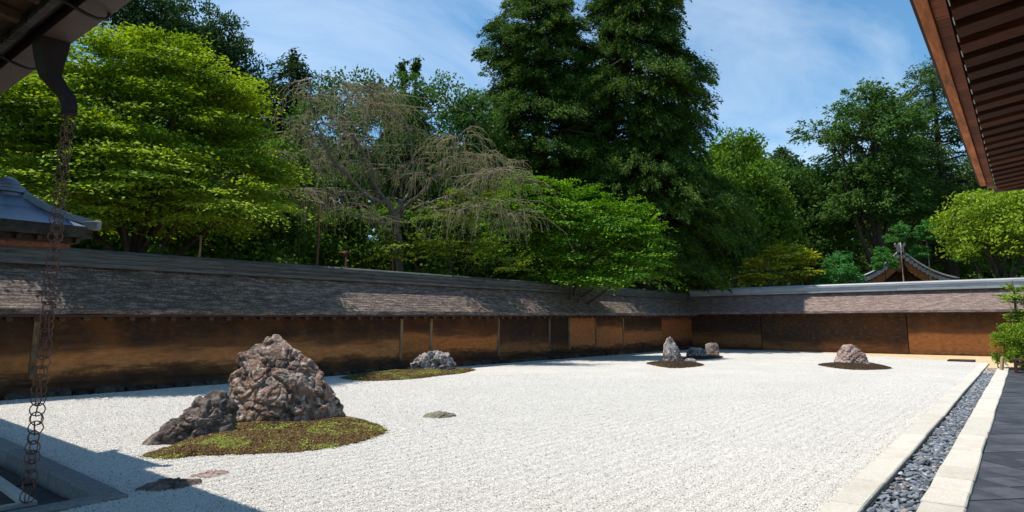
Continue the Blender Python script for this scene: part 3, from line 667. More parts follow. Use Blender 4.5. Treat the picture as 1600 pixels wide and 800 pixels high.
while x < 12.8:
    y0 = ky(x, .262); MB().hexa([(x, y0, 3.27), (x+.2, y0, 3.27), (x+.2, -3.2, 3.75), (x, -3.2, 3.75)], [(x, y0, 3.36), (x+.2, y0, 3.36), (x+.2, -3.2, 3.86), (x, -3.2, 3.86)]).obj('rafter', M['wood_brown'], vr, bevel=.004)
    MB().box(x+.206, x+.354, ky(x, .266), ky(x, .272), 3.30, 3.306).obj('pale_batten', M['pale_strip'], vr)
    x += .36
MB().hexa([(-2, .28, 3.372), (12.85, .33, 3.372), (12.85, -3.2, 3.865), (-2, -3.2, 3.865)], [(-2, .28, 3.39), (12.85, .33, 3.39), (12.85, -3.2, 3.9), (-2, -3.2, 3.9)]).obj('roof_boarding', M['wood_dark'], vr)
MB().hexa([(-2, .42, 3.45), (12.4, .54, 3.45), (12.9, -3.2, 4.1), (-2, -3.2, 4.1)], [(-2, .42, 3.62), (12.4, .54, 3.62), (12.9, -3.2, 4.5), (-2, -3.2, 4.5)]).obj('roof_covering', M['bark_thatch'], vr)
MB().box(12.78, 12.9, -3.2, .36, 3.28, 3.40).obj('verge_board', M['wood_dark'], vr)

er = thing('corridor_roof', 'dark eave with wide copper gutter crossing the upper left corner', 'roof', (1.5, 6, 3.35))
MB().box(1.43, 1.62, .9, 13, 3.35, 3.356).obj('gutter', M['copper'], er)
g1 = MB().box(1.614, 1.622, .9, 13, 3.352, 3.47).obj('gutter_lip', M['copper'], er)
MB().box(1.428, 1.434, .9, 13, 3.352, 3.47).obj('gutter_lip', M['dark_metal'], er)
MB().hexa([(1.36, .5, 3.42), (1.40, .5, 3.42), (1.40, 13, 3.42), (1.36, 13, 3.42)], [(1.36, .5, 3.56), (1.50, .5, 3.52), (1.50, 13, 3.52), (1.36, 13, 3.56)]).obj('eave_edge', M['dark_metal'], er)
th = MB(); 
for k in range(420):                    # frayed bark ends of the eave
    y = .8+k*.029; d = random.uniform(0, .02); th.hexa([(1.30-d, y, 3.37-d), (1.345, y, 3.37), (1.345, y+.027, 3.37), (1.30-d, y+.027, 3.37-d)], [(1.30, y, 3.5), (1.36, y, 3.5), (1.36, y+.027, 3.5), (1.30, y+.027, 3.5)])
th.obj('thatch_fringe', M['bark_thatch'], er, kind='stuff')
MB().hexa([(-4, .5, 4.3), (1.36, .5, 3.40), (1.36, 13, 3.40), (-4, 13, 4.3)], [(-4, .5, 4.9), (1.5, .5, 3.62), (1.86, 13, 3.62), (-4, 13, 4.9)]).obj('roof_covering', M['wood_dark'], er)
for y in np.arange(1.0, 12.9, .45): MB().hexa([(1.24, y, 3.34), (1.24, y+.07, 3.34), (-4, y+.07, 4.2), (-4, y, 4.2)], [(1.24, y, 3.41), (1.24, y+.07, 3.41), (-4, y+.07, 4.29), (-4, y, 4.29)]).obj('rafter', M['wood_dark'], er)
for y in (3.3, 4.9, 6.35, 7.8, 9.4, 11):               # iron gutter straps, a hook at the outer end
    pts = [(.9, y-.02, 3.42), (1.2, y, 3.36), (1.36, y, 3.325), (1.46, y, 3.295), (1.53, y, 3.285), (1.585, y, 3.30), (1.605, y, 3.335), (1.60, y, 3.37)]
    MB().tube(pts, .0125, 6).obj('gutter_strap', M['dark_metal'], er, smooth=True)
# funnel and elbow
def ring(c, hx, hy): return [(c[0]-hx, c[1]-hy, c[2]), (c[0]+hx, c[1]-hy, c[2]), (c[0]+hx, c[1]+hy, c[2]), (c[0]-hx, c[1]+hy, c[2])]
fun = thing('downspout', 'dark copper funnel spout bent over the rain chain at upper left', 'downspout', (1.53, 5.8, 3.3))
secs = [((1.522, 5.80, 3.349), .090, .13), ((1.525, 5.80, 3.28), .085, .12), ((1.53, 5.80, 3.16), .068, .09), ((1.54, 5.80, 3.09), .055, .075), ((1.60, 5.77, 3.00), .047, .062), ((1.645, 5.73, 2.93), .043, .055), ((1.66, 5.71, 2.86), .041, .05), ((1.66, 5.71, 2.80), .041, .05)]
m_ = MB(); k = 0
for c, hx, hy in secs: m_.v += ring(c, hx, hy)
for i in range(len(secs)-1):
    for j in range(4): m_.f.append((i*4+j, i*4+(j+1) % 4, (i+1)*4+(j+1) % 4, (i+1)*4+j))
m_.f.append((3, 2, 1, 0)); m_.obj('spout_body', M['spout'], fun)
MB().hexa(ring((1.66, 5.71, 2.792), .047, .056), ring((1.66, 5.71, 2.808), .047, .056)).obj('spout_collar', M['spout'], fun, bevel=.003)
CHX, CHY = 1.66, 5.71
ch = thing('rain_chain', 'rusty chain of double rings hanging down the left side', 'chain', (CHX, CHY, -.2))
rm = MB(); k = 0
pts = [(.046*math.cos(t), 0, .046*math.sin(t)) for t in np.linspace(0, 2*math.pi, 21)]
rm.tube(pts, .0042, 6, False); rme = rm.mesh('chain_ring'); rme.materials.append(M['chain']); rme.polygons.foreach_set('use_smooth', [True]*len(rme.polygons))
z = 2.765; i = 0
while z > -.07:
    for d in (0, 1):
        o = bpy.data.objects.new('chain_ring', rme); COL.objects.link(o); o.parent = ch
        o.location = (random.uniform(-.004, .004), random.uniform(-.004, .004), z+.2+random.uniform(-.003, .003)); o.rotation_euler = (random.uniform(-.12, .12), random.uniform(-.3, .3), i*R(38)+d*R(70+20*random.random())+random.uniform(-.3, .3))
    z -= .066; i += 1

# small copper roof at the left edge
pv = thing('small_pavilion', 'little blue grey metal roof with knob finial at the left edge', 'pavilion', (1.66, 7.1, -.1))
cx, cy, ez, s_ = 1.67, 7.13, 2.055, .535
m_ = MB(); 
def pyr_ring(s, z): return [(cx-s, cy-s, z), (cx+s, cy-s, z), (cx+s, cy+s, z), (cx-s, cy+s, z)]
levels = [(s_, ez+.0), (s_*.7, ez+.08), (s_*.42, ez+.165), (.12, ez+.265)]
for s, z in levels: m_.v += pyr_ring(s, z)
for i in range(3):
    for j in range(4): m_.f.append((i*4+j, i*4+(j+1) % 4, (i+1)*4+(j+1) % 4, (i+1)*4+j))
m_.f.append((12, 13, 14, 15)); m_.obj('roof_sheet', M['blue_roof'], pv)
MB().hexa(pyr_ring(s_-.01, ez-.10), pyr_ring(s_+.004, ez-.002)).obj('eave_edge', M['plinth'], pv)
MB().hexa(pyr_ring(s_-.10, ez-.15), pyr_ring(s_-.08, ez-.103)).obj('eave_frame', M['wood_dark'], pv)
for sx, sy in ((1, -1), (-1, -1), (1, 1), (-1, 1)):
    prev = None
    pl = [(s_*1.03, ez+.03), (s_*.7, ez+.10), (s_*.42, ez+.19), (.11, ez+.285)]
    h = MB()
    for (a, za), (b, zb) in zip(pl[:-1], pl[1:]): h.bar((cx+sx*a, cy+sy*a, za), (cx+sx*b, cy+sy*b, zb), .07, .055)
    h.obj('hip_ridge', M['blue_roof'], pv)
    e = MB().bar((cx+sx*(s_-.06), cy+sy*(s_-.06), ez+.015), (cx+sx*(s_+.035), cy+sy*(s_+.035), ez+.02), .08, .085); e.obj('hip_end_cap', M['kerb_grey'], pv, bevel=.012)
for z0, z1, r in ((.26, .295, .14), (.298, .33, .155), (.333, .36, .13)): MB().tube([(cx, cy, ez+z0), (cx, cy, ez+z1)], r, 20).obj('finial_ring', M['blue_roof'], pv, bevel=.004)
MB().tube([(cx, cy, ez+.355), (cx, cy, ez+.39), (cx, cy, ez+.425), (cx, cy, ez+.445)], [.085, .09, .06, .02], 16).obj('finial_knob', M['blue_roof'], pv, smooth=True)
for k in range(7):
    x = cx-.44+k*.145; MB().bar((x, cy-s_+.03, ez-.13), (x, cy+s_-.03, ez-.13), .03, .035).obj('eave_rafter', M['wood_dark'], pv)
MB().bar((cx-.5, cy-.40, ez-.20), (cx+.40, cy-.40, ez-.17), .04, .03).obj('tie_beam', M['wood_red'], pv)
for sx, sy in ((-1, 1), (-1, -1)): MB().box(cx+sx*.4-.04, cx+sx*.4+.04, cy+sy*.4-.04, cy+sy*.4+.04, -.1, ez-.15).obj('post', M['wood_dark'], pv)

# ------------------------------------------------------------------ trees
def leaf_mesh(name, C, T, NN, L, W, colr):
    n = len(C); T = T/np.linalg.norm(T, axis=1, keepdims=True); B = np.cross(NN, T); B /= np.linalg.norm(B, axis=1, keepdims=True)+1e-9
    V = np.empty((n, 4, 3), 'f'); V[:, 0] = C-T*(L/2)[:, None]; V[:, 1] = C+B*(W/2)[:, None]-T*(L*.05)[:, None]; V[:, 2] = C+T*(L/2)[:, None]; V[:, 3] = C-B*(W/2)[:, None]-T*(L*.05)[:, None]
    me = bpy.data.meshes.new(name); me.vertices.add(n*4); me.loops.add(n*4); me.polygons.add(n)
    me.vertices.foreach_set('co', V.ravel()); me.loops.foreach_set('vertex_index', np.arange(n*4, dtype='i')); me.polygons.foreach_set('loop_start', np.arange(0, n*4, 4, dtype='i'))
    me.update(calc_edges=True)
    a = me.color_attributes.new('leaf_color', 'FLOAT_COLOR', 'POINT'); cc = np.ones((n, 4, 4), 'f'); cc[:, :, :3] = colr[:, None, :]
    a.data.foreach_set('color', cc.ravel()); me.materials.append(LEAF); return me
def unit(n): 
    v = RNG.normal(size=(n, 3)); return v/np.linalg.norm(v, axis=1, keepdims=True)
def spray_leaves(centers, outs, kind, R_, nper, leaf, cols, droop=.3):
    """leaves grouped in sprays; kind plate / tuft / ball"""
    S = len(centers); c = np.repeat(centers, nper, 0); o = np.repeat(outs, nper, 0); n = len(c)
    rs = np.repeat(RNG.uniform(.6, 1.3, S)*R_, nper)
    side = np.cross(o, [0, 0, 1.0]); side /= np.linalg.norm(side, axis=1, keepdims=True)+1e-6
    if kind == 'plate':
        a = RNG.normal(0, .45, n); b = RNG.normal(0, .36, n)*(1.15-.6*np.clip(a, 0, 1.4))
        # fan that thins toward its tip
        P = c+(o*a[:, None]+side*b[:, None])*rs[:, None]; P[:, 2] += -droop*rs*np.maximum(a, 0)**1.5+RNG.normal(0, .045, n)*rs
        nn = np.array([0, 0, 1.0])+RNG.normal(0, .3, (n, 3))+o*.4; T = o+RNG.normal(0, .7, (n, 3))*[1, 1, .35]; T[:, 2] -= .35
    elif kind == 'tuft':
        a = RNG.uniform(-.6, 1, n); w_ = (1.05-np.abs(a))*.42
        P = c+o*(a*rs)[:, None]+RNG.normal(0, 1, (n, 3))*(w_*rs)[:, None]*[1, 1, .8]; P[:, 2] -= droop*rs*np.maximum(a, 0)**2
        nn = unit(n)+[0, 0, .6]; T = o+RNG.normal(0, .5, (n, 3)); T[:, 2] -= .5
    else:
        u = unit(n); r = RNG.uniform(.35, 1, n)**.6
        P = c+u*(r*rs)[:, None]*[1, 1, .75]; nn = u*.8+RNG.normal(0, .5, (n, 3))+[0, 0, .3]; T = RNG.normal(0, 1, (n, 3)); T[:, 2] -= .3
    L = leaf[0]*RNG.uniform(.65, 1.35, n); W = leaf[1]*RNG.uniform(.65, 1.35, n)
    ca, cb = np.array(cols[0]), np.array(cols[1]); t = np.clip(np.repeat(RNG.uniform(0, 1, S), nper)*.6+RNG.uniform(0, 1, n)*.5-.05, 0, 1)
    colr = ca+(cb-ca)*t[:, None]; colr = colr*RNG.uniform(.75, 1.25, n)[:, None]
    if len(cols) > 2:
        mk = RNG.random(n) < cols[3]; colr[mk] = np.array(cols[2])*RNG.uniform(.7, 1.2, mk.sum())[:, None]
    return P, T, nn, L, W, colr
def limb(mb_, a, b, r0, r1, bend=.12, n=6, k=5):
    a = Vector(a); b = Vector(b); L = (b-a).length; pts = []; rad = []
    off = Vector((random.uniform(-1, 1), random.uniform(-1, 1), random.uniform(0, 1)))*L*bend
    for i in range(k+1):
        t = i/k; pts.append(a.lerp(b, t)+off*math.sin(math.pi*t)); rad.append(r0+(r1-r0)*t)
    mb_.tube(pts, rad, n)
def lobe_crown(lobes, n_sprays, up_bias=.25, gap=-.22, gs=.9):
    """spray seats spread over and inside a set of lobes (centre, radii)"""
    vol = np.array([a*b*c for _, (a, b, c) in lobes])**.7; vol /= vol.sum(); C = []; O = []
    for (c, r), f in zip(lobes, vol):
        k = max(3, int(f*n_sprays)); u = unit(k); u[:, 2] = np.where(u[:, 2] < -.5, -u[:, 2], u[:, 2])
        rr = RNG.uniform(.45, 1.05, k)**.5; C.append(np.array(c)+u*rr[:, None]*np.array(r)); o = u*[1, 1, .35]; o[:, 2] += up_bias*.3; o /= np.linalg.norm(o, axis=1, keepdims=True); O.append(o)
    C = np.concatenate(C); O = np.concatenate(O)
    sc_ = gs/max(.35, float(np.mean([r[2] for _, r in lobes]))); k = np.array([noise.noise(Vector((x*sc_*.8, y*sc_*.8, z*sc_*2.0))) for x, y, z in C]) > gap
    return C[k], O[k]
def make_tree(name, label, cat, base, trunk_h, r, lobes, kind, n_sprays, nper, R_, leaf, cols, droop=.3, group=None, bark='bark', limbs=10, lean=(0, 0)):
    root = thing(name, label, cat, tuple(base), group); b = Vector(base)
    C, O = lobe_crown([((c[0], c[1], c[2]), rr) for c, rr in lobes], n_sprays)
    P, T, nn, L, W, colr = spray_leaves(C, O, kind, R_, nper, leaf, cols, droop)
    link_mesh('crown', leaf_mesh('crown', P-np.array(b), T, nn, L, W, colr), root)
    m_ = MB(); top = b+Vector((lean[0], lean[1], trunk_h))
    n = 8; pts = [b.lerp(top, i/n)+Vector((noise.noise(Vector((i*.7, b.x, 0))), noise.noise(Vector((i*.7, b.y, 3))), 0))*r*.8*(i > 0) for i in range(n+1)]
    pts[0].z -= .4; m_.tube(pts, [r*(1-.75*i/n) for i in range(n+1)], 9)
    for k in range(limbs):
        c, rr = lobes[k % len(lobes)]; t = random.uniform(.35, .98); s = pts[int(t*n)]
        e = Vector(c)+Vector((random.uniform(-.6, .6)*rr[0], random.uniform(-.6, .6)*rr[1], random.uniform(-.2, .5)*rr[2])); limb(m_, s, e, r*.38*(1.1-t*.5), r*.06)
    m_.obj('trunk', M[bark], root, True); return root
def crown_at(px, dist, list_px, depth=.8):
    """lobes from outline positions seen at that distance: (px, py, rx_px, ry_px, extra depth m)"""
    out = []; s = dist/F_PX
    for q_ in list_px:
        x, y, rx, ry = q_[:4]; dd = q_[4] if len(q_) > 4 else 0
        p = spot(x, dist+dd); d2 = dist+dd; out.append(((p.x, p.y, height_of(y, d2, x)), (rx*s*.95, rx*s*depth, ry*s)))
    return out
MAPLE = ((.06, .15, .012), (.36, .45, .035)); MAPLE2 = ((.05, .12, .014), (.16, .26, .02))
CEDAR = ((.02, .05, .013), (.07, .125, .025)); BROAD = ((.035, .09, .013), (.11, .20, .028)); YEL = ((.2, .25, .02), (.42, .44, .05))

hm = MB(); ha = np.radians(np.arange(-60, 125, 3.0)); HR = [(64, -.34), (72, 2.5), (84, 7), (100, 12), (130, 15), (200, 15)]
for a in ha:
    for r_, z in HR: hm.v.append((r_*math.cos(a), r_*math.sin(a), z+(1.5*noise.noise(Vector((math.cos(a)*5, math.sin(a)*5, r_*.05))) if z > 0 else 0)))
for i in range(len(ha)-1):
    for j in range(len(HR)-1): k = i*len(HR)+j; hm.f.append((k, k+1, k+1+len(HR), k+len(HR)))
hm.obj('wooded_hill', simple('forest_floor', (.035, .05, .018), .95, .1, .6, .6, .1, rnd=0), kind='structure')
# far wood behind everything (one mass nobody could count) and dark undergrowth
lobes = []
for px in range(-120, 1760, 42):
    yy = 250 if px < 480 else (235 if px < 700 else (240 if px < 1200 else (262 if px < 1320 else 290))); yy += random.uniform(-15, 25)
    d = 62+random.uniform(-4, 6)
    lobes += crown_at(px, d, [(px, yy+40, 42, 48), (px+15, yy+115, 45, 55), (px-10, yy+185, 45, 55)])
C, O = lobe_crown(lobes, 3600, gap=-1); P_, T_, n_, L_, W_, c_ = spray_leaves(C, O, 'ball', 1.6, 40, (.6, .36), CEDAR)
o = link_mesh('far_wood', leaf_mesh('far_wood', P_, T_, n_, L_, W_, c_)); tag(o, 'dense dark green wood closing the view behind the garden trees', 'wood', None, 'stuff')

def bank(label, pxs, dist, y0, y1, cols, seed, n=700, kind='ball', leaf=(.16, .10), name='evergreen_shrub', Rr=.5, nper=55):
    px0, px1 = pxs; c = spot((px0+px1)/2, dist); lo = []
    k = max(2, int((px1-px0)/60))
    for i in range(k):
        x = px0+(px1-px0)*(i+.5)/k; hh = (y1-y0)/2
        lo += crown_at(x, dist, [(x, y0+hh*.7+random.uniform(-8, 8), (px1-px0)/k*.62, hh*.7), (x+random.uniform(-10, 10), y0+hh*1.5, (px1-px0)/k*.62, hh*.6)])
    return make_tree(name, label, 'shrub', c, max(1, height_of(y1-(y1-y0)*.4, dist)), .12, lo, kind, n, nper, Rr, leaf, cols, limbs=6)
bank('dark evergreen shrub in the shade under the bright maple by the copper roof', (-60, 210), 19.5, 230, 420, BROAD, 1, 700)
bank('dark evergreen shrub under the maple crown left of the propped cherry', (200, 450), 21, 220, 430, BROAD, 2, 700)
bank('dark evergreen shrub behind the trunk of the weeping cherry', (440, 700), 24, 330, 450, BROAD, 3, 420)
bank('dark evergreen shrub below the left giant cedar', (680, 860), 30, 320, 470, BROAD, 4, 380, Rr=.7)
bank('dark evergreen undergrowth right of the drooping maple above the wall corner', (1010, 1180), 34, 300, 460, CEDAR, 5, 420, Rr=.8)

bank('dark evergreen undergrowth filling the space behind the yellow green bush', (1160, 1350), 45, 330, 470, BROAD, 6, 420, Rr=.9)
bank('dark evergreen undergrowth beneath the irregular tall pine behind the gate roof', (1330, 1530), 58, 350, 480, BROAD, 7, 420, Rr=1.1)
# 1 bright maple at left
d = 16.3
lo = crown_at(190, d, [(150, 110, 90, 50), (215, 95, 70, 38), (270, 125, 75, 45), (60, 175, 95, 60), (330, 175, 60, 50), (160, 200, 120, 80), (270, 230, 110, 80), (20, 270, 110, 70), (130, 310, 120, 60), (350, 265, 80, 70), (260, 330, 100, 50), (-40, 190, 70, 80), (390, 300, 50, 50), (90, 130, 60, 40), (60, 320, 90, 50, -1.2), (200, 280, 90, 50, -1.4), (330, 330, 80, 40, -1.2), (120, 240, 80, 50, -1.2), (10, 180, 60, 40, -1)], 1.0)
b = spot(200, d+.5)
make_tree('maple_tree', 'big bright yellow green maple filling the left side behind the wall', 'tree', (b.x, b.y, -.3), 5.5, .22, lo, 'plate', 1700, 130, .62, (.09, .05), ((.022, .10, .012), (.40, .52, .05)), .4, limbs=22)
# 2 dark evergreens at upper left
d = 31
lo = crown_at(270, d, [(250, 30, 60, 40), (200, 20, 60, 40), (300, 60, 55, 45), (335, 100, 42, 40), (260, 90, 80, 50), (320, 140, 60, 40), (200, 90, 70, 60), (160, 50, 50, 40), (330, 200, 70, 60), (240, 180, 90, 70)])
b = spot(270, d); make_tree('evergreen_tree', 'tall dark rounded evergreen rising behind the bright maple', 'tree', (b.x, b.y, -.3), 13, .35, lo, 'ball', 1100, 64, .62, (.17, .08), ((.018, .05, .014), (.05, .10, .03)), limbs=18)
def conifer(label, px, dist, y_top, y_bot, half_px, n_br, cols, leaf=(.22, .07), name='cedar_tree', droop=.5, nper=46, Rr=.6, taper=.75, seed=0, group=None, dens=1.0, base_z=-.3, irregular=.22):
    """trunk with tiered drooping branches carrying tufts"""
    b = spot(px, dist); s = dist/F_PX; zt = height_of(y_top, dist, px); zb = height_of(y_bot, dist, px); rmax = half_px*s
    root = thing(name, label, 'tree', (b.x, b.y, base_z), group); m_ = MB(); n = 10
    tr = .028*(zt-base_z)
    m_.tube([(b.x+.05*math.sin(i), b.y, base_z+(zt-.25-base_z)*i/n) for i in range(n+1)], [tr*(1-.93*i/n) for i in range(n+1)], 9)
    C = []; O = []
    for k in range(n_br):
        t = (k+random.random())/n_br; z = zb+(zt-zb)*t
        rad = rmax*(1-t)**taper*(1+random.uniform(-irregular, irregular))+.25
        rad *= 1+.18*math.sin(t*17+seed)
        a = k*2.39996+random.uniform(-.3, .3); dr = Vector((math.cos(a), math.sin(a), 0))
        sag = rad*droop*.35; st0 = Vector((b.x, b.y, z+rad*.1)); en = st0+dr*rad+Vector((0, 0, -sag)); mid = st0.lerp(en, .5)+Vector((0, 0, sag*.5))
        if rad > .6: m_.tube([st0, mid, en], [tr*.22*(1-t)+.02, tr*.12*(1-t)+.015, .008], 5, False)
        ns = max(2, int(dens*rad*3.4))
        if noise.noise(Vector((en.x*.45, en.y*.45, z*.7+seed*9))) < -.36: continue
        for q_ in range(ns):
            f = random.uniform(.25, 1)**.7; p = st0.lerp(en, f); p.z += sag*math.sin(math.pi*f)*.5
            sd_ = Vector((-dr.y, dr.x, 0))*random.uniform(-1, 1)*rad*.32*f; C.append(p+sd_+Vector((0, 0, random.uniform(-.25, .15)))); oo = (dr+sd_*.3/max(rad, .3)+Vector((0, 0, -.25*droop))).normalized(); O.append(oo)
    for q_ in range(12):
        C.append(Vector((b.x, b.y, zt-.06*rmax*q_*.9-.05))); O.append(Vector((random.gauss(0, .5), random.gauss(0, .5), .8)).normalized())
    C = np.array([tuple(v) for v in C]); O = np.array([tuple(v) for v in O])
    P, T, nn, L, W, colr = spray_leaves(C, O, 'tuft', Rr, nper, leaf, cols, droop)
    link_mesh('crown', leaf_mesh('crown', P-np.array([b.x, b.y, base_z]), T, nn, L, W, colr), root); m_.obj('trunk', M['bark'], root, True)
    return root
conifer('small pointed dark conifer between the evergreen and the cherry', 437, 34, 82, 300, 46, 110, ((.018, .042, .013), (.045, .09, .025)), Rr=.45)
conifer('dark low conifer just left of the pointed one at the skyline', 395, 35, 125, 330, 60, 90, ((.018, .045, .013), (.05, .10, .028)), Rr=.5, taper=.5)
# 5 broadleaf behind the cherry
d = 27
lo = crown_at(600, d, [(540, 160, 70, 40), (620, 145, 50, 38), (690, 150, 45, 38), (600, 200, 90, 55), (700, 210, 60, 55), (500, 200, 60, 50), (640, 270, 90, 60), (740, 200, 40, 55), (540, 280, 80, 60), (730, 290, 60, 60)])
b = spot(610, d); make_tree('broadleaf_tree', 'mid green leafy tree behind the bare weeping cherry', 'tree', (b.x, b.y, -.3), 8, .25, lo, 'ball', 620, 58, .6, (.15, .085), ((.03, .085, .015), (.085, .17, .035)), limbs=18)
conifer('young conifer tip poking up behind the leafy tree', 618, 31, 98, 300, 36, 90, CEDAR, Rr=.3, taper=.9)
conifer('second young conifer tip right beside the first behind the leafy tree', 640, 31.5, 96, 300, 36, 90, CEDAR, Rr=.3, taper=.9)
# giant cedars
BIG = ((.016, .048, .010), (.09, .165, .022))
conifer('left of the two giant dark cedars', 842, 31, -46, 430, 116, 240, BIG, taper=.44, Rr=.42, nper=78, seed=1, dens=2.2, leaf=(.15, .05), irregular=.22)
conifer('right and broader of the two giant dark cedars', 1008, 32, -52, 430, 117, 260, BIG, taper=.31, Rr=.42, nper=78, seed=4, dens=2.2, leaf=(.15, .05), droop=.8, irregular=.22)
# drooping maple in front of the cedars
d = 23.5
lo = crown_at(900, d, [(830, 310, 70, 35), (900, 325, 70, 38), (970, 345, 60, 38), (860, 360, 90, 42), (940, 385, 85, 45), (1010, 390, 45, 45), (800, 385, 60, 38), (880, 415, 80, 28), (980, 430, 55, 30), (770, 340, 50, 35), (1000, 425, 50, 32, -.6), (940, 440, 60, 20, -.5), (870, 440, 70, 18, -.5), (1020, 365, 30, 30)])
b = spot(890, d+1.2); make_tree('maple_tree', 'spreading green maple drooping over the wall roof before the giant cedars', 'tree', (b.x, b.y, -.3), 3.4, .18, lo, 'plate', 760, 95, .6, (.10, .065), ((.03, .11, .012), (.19, .36, .03)), .5, limbs=16)
b = spot(700, 20.4); lo = crown_at(700, 20.4, [(700, 395, 60, 22), (640, 385, 55, 20), (600, 400, 40, 14), (800, 420, 50, 18), (760, 400, 50, 22), (740, 320, 60, 30), (690, 340, 60, 20)])
make_tree('maple_tree', 'low young maple layers below the weeping cherry branches', 'tree', (b.x, b.y, -.3), 2.4, .07, lo, 'plate', 170, 60, .5, (.085, .06), ((.06, .12, .015), (.2, .26, .03)), .35, limbs=10)
# right side green trees
for (px, dd, lst, cols, lab, nsp, kd) in [
    (1150, 38, [(1165, 240, 45, 28), (1140, 290, 60, 45), (1185, 290, 45, 45), (1150, 350, 70, 50), (1120, 400, 60, 40)], ((.05, .12, .012), (.14, .25, .025)), 'fresh green leafy tree right beside the taller giant cedar', 420, 'ball'),
    (1270, 44, [(1225, 290, 40, 35), (1275, 290, 55, 32), (1300, 330, 60, 45), (1230, 350, 50, 45), (1270, 390, 60, 40)], ((.028, .075, .013), (.075, .15, .028)), 'mid green tree mass left of the irregular tall pine', 420, 'ball'),
    (1205, 40, [(1200, 330, 40, 40), (1215, 380, 45, 40)], ((.06, .12, .014), (.15, .24, .03)), 'light green tree with loose foliage above the yellow bush', 220, 'ball')]:
    b = spot(px, dd); make_tree('broadleaf_tree', lab, 'tree', (b.x, b.y, -.3), height_of(330, dd, px), .25, crown_at(px, dd, lst), kd, nsp, 55, .8, (.2, .12), cols, limbs=12)
conifer('small spiky conifer tip on the skyline right of the fresh green tree', 1240, 50, 233, 330, 34, 80, ((.03, .06, .02), (.06, .11, .035)), Rr=.5)
d = 42
lo = crown_at(1385, d, [(1300, 208, 34, 12), (1345, 195, 40, 20), (1375, 160, 38, 25), (1410, 140, 30, 16), (1365, 230, 60, 26), (1425, 195, 45, 28), (1400, 270, 60, 24), (1345, 275, 45, 22), (1440, 250, 40, 26), (1370, 330, 70, 28), (1430, 320, 55, 30), (1330, 310, 40, 20), (1390, 210, 70, 40), (1400, 300, 70, 40), (1350, 340, 60, 30)])
b = spot(1385, d); make_tree('pine_tree', 'irregular tall pine with one limb reaching left over the small gate roof', 'tree', (b.x, b.y, -.3), height_of(160, d, 1385), .42, lo, 'tuft', 800, 60, .7, (.26, .08), ((.03, .085, .018), (.10, .18, .035)), .1, limbs=26)
conifer('tall cedar behind the end of the brown eave', 1495, 46, 95, 420, 75, 110, ((.03, .07, .015), (.09, .15, .03)), taper=.35, Rr=.75, nper=46)
conifer('dark cedar between the pine and the eave cedar', 1440, 50, 215, 420, 60, 70, CEDAR, taper=.3, Rr=.8)
d = 34
lo = crown_at(1560, d, [(1520, 350, 38, 32), (1560, 335, 50, 28), (1610, 345, 50, 35), (1590, 380, 70, 30), (1660, 360, 60, 40), (1540, 385, 45, 25)])
b = spot(1570, d); make_tree('round_tree', 'rounded bright green tree under the corner of the eave', 'tree', (b.x, b.y, -.3), 4.5, .2, lo, 'ball', 560, 60, .5, (.13, .08), ((.10, .19, .018), (.30, .40, .035)), limbs=12)
d = 33; b = spot(1222, d)
make_tree('maple_tree', 'low yellow green maple bush peeping over the far wall', 'tree', (b.x, b.y, -.3), 2.5, .08, crown_at(1222, d, [(1200, 425, 38, 22), (1235, 408, 35, 24), (1265, 420, 30, 25), (1180, 438, 25, 14)]), 'plate', 230, 55, .45, (.11, .08), YEL, .3, limbs=8)
b = spot(1318, d)
make_tree('pine_shrub', 'blue green rounded pine bush left of the gate roof over the far wall', 'shrub', (b.x, b.y, -.3), 2.8, .08, crown_at(1318, d, [(1318, 425, 24, 26), (1305, 440, 22, 12), (1335, 440, 16, 12)]), 'tuft', 130, 60, .32, (.12, .04), ((.035, .14, .03), (.08, .24, .06)), limbs=6)
d = 36
for px, balls, lab in [(1418, [(1417, 368, 20, 16)], 'clipped pine with a single round head directly behind the gate roof peak'), (1461, [(1462, 366, 18, 16), (1448, 396, 14, 10)], 'clipped pine with round head right of the gate roof peak'),
                       (1390, [(1391, 412, 17, 13), (1388, 398, 8, 8)], 'small clipped pine in front of the left slope of the gate roof'), (1535, [(1542, 378, 22, 18), (1528, 402, 24, 18), (1560, 395, 18, 14)], 'layered clipped pine before the round bright tree'),
                       (1590, [(1596, 390, 20, 18), (1600, 415, 24, 12)], 'clipped pine at the right edge above the far wall')]:
    dd = 33 if px in (1390,) else d
    b = spot(px, dd); make_tree('clipped_pine', lab, 'tree', (b.x, b.y, -.3), height_of(balls[0][1], dd, px), .06, crown_at(px, dd, balls), 'tuft', 80*len(balls), 60, .17, (.10, .03), ((.04, .15, .03), (.10, .27, .06)), .1, group='clipped pines beyond the far wall', bark='bamboo' if px in (1418, 1461) else 'bark', limbs=0)
# weeping cherry
ctree = thing('weeping_cherry', 'nearly bare weeping cherry with tangled grey branches held on props', 'tree', tuple(spot(622, 21.5)+Vector((0, 0, -.3))))
cb = spot(622, 21.5); vv = cb.normalized(); rr_ = Vector((vv.y, -vv.x, 0))
def cp(px, py, dd=0): 
    d_ = 21.5+dd*1.2; p = spot(px, d_); return Vector((p.x, p.y, height_of(py, d_, px)))
tm = MB(); tw = MB(); ends = []
def branch(pts, r0, r1):
    P = []; n = len(pts)
    for i in range(n-1):
        for k in range(5):
            t = k/5; a, b_, c_, d_ = pts[max(i-1, 0)], pts[i], pts[i+1], pts[min(i+2, n-1)]
            P.append(.5*((2*b_)+(c_-a)*t+(2*a-5*b_+4*c_-d_)*t*t+(3*b_-a-3*c_+d_)*t**3)+Vector((random.gauss(0, .025), random.gauss(0, .025), random.gauss(0, .025))))
    P.append(pts[-1]); m = len(P); tm.tube(P, [1.05*(r0+(r1-r0)*i/(m-1)) for i in range(m)], 6); return P
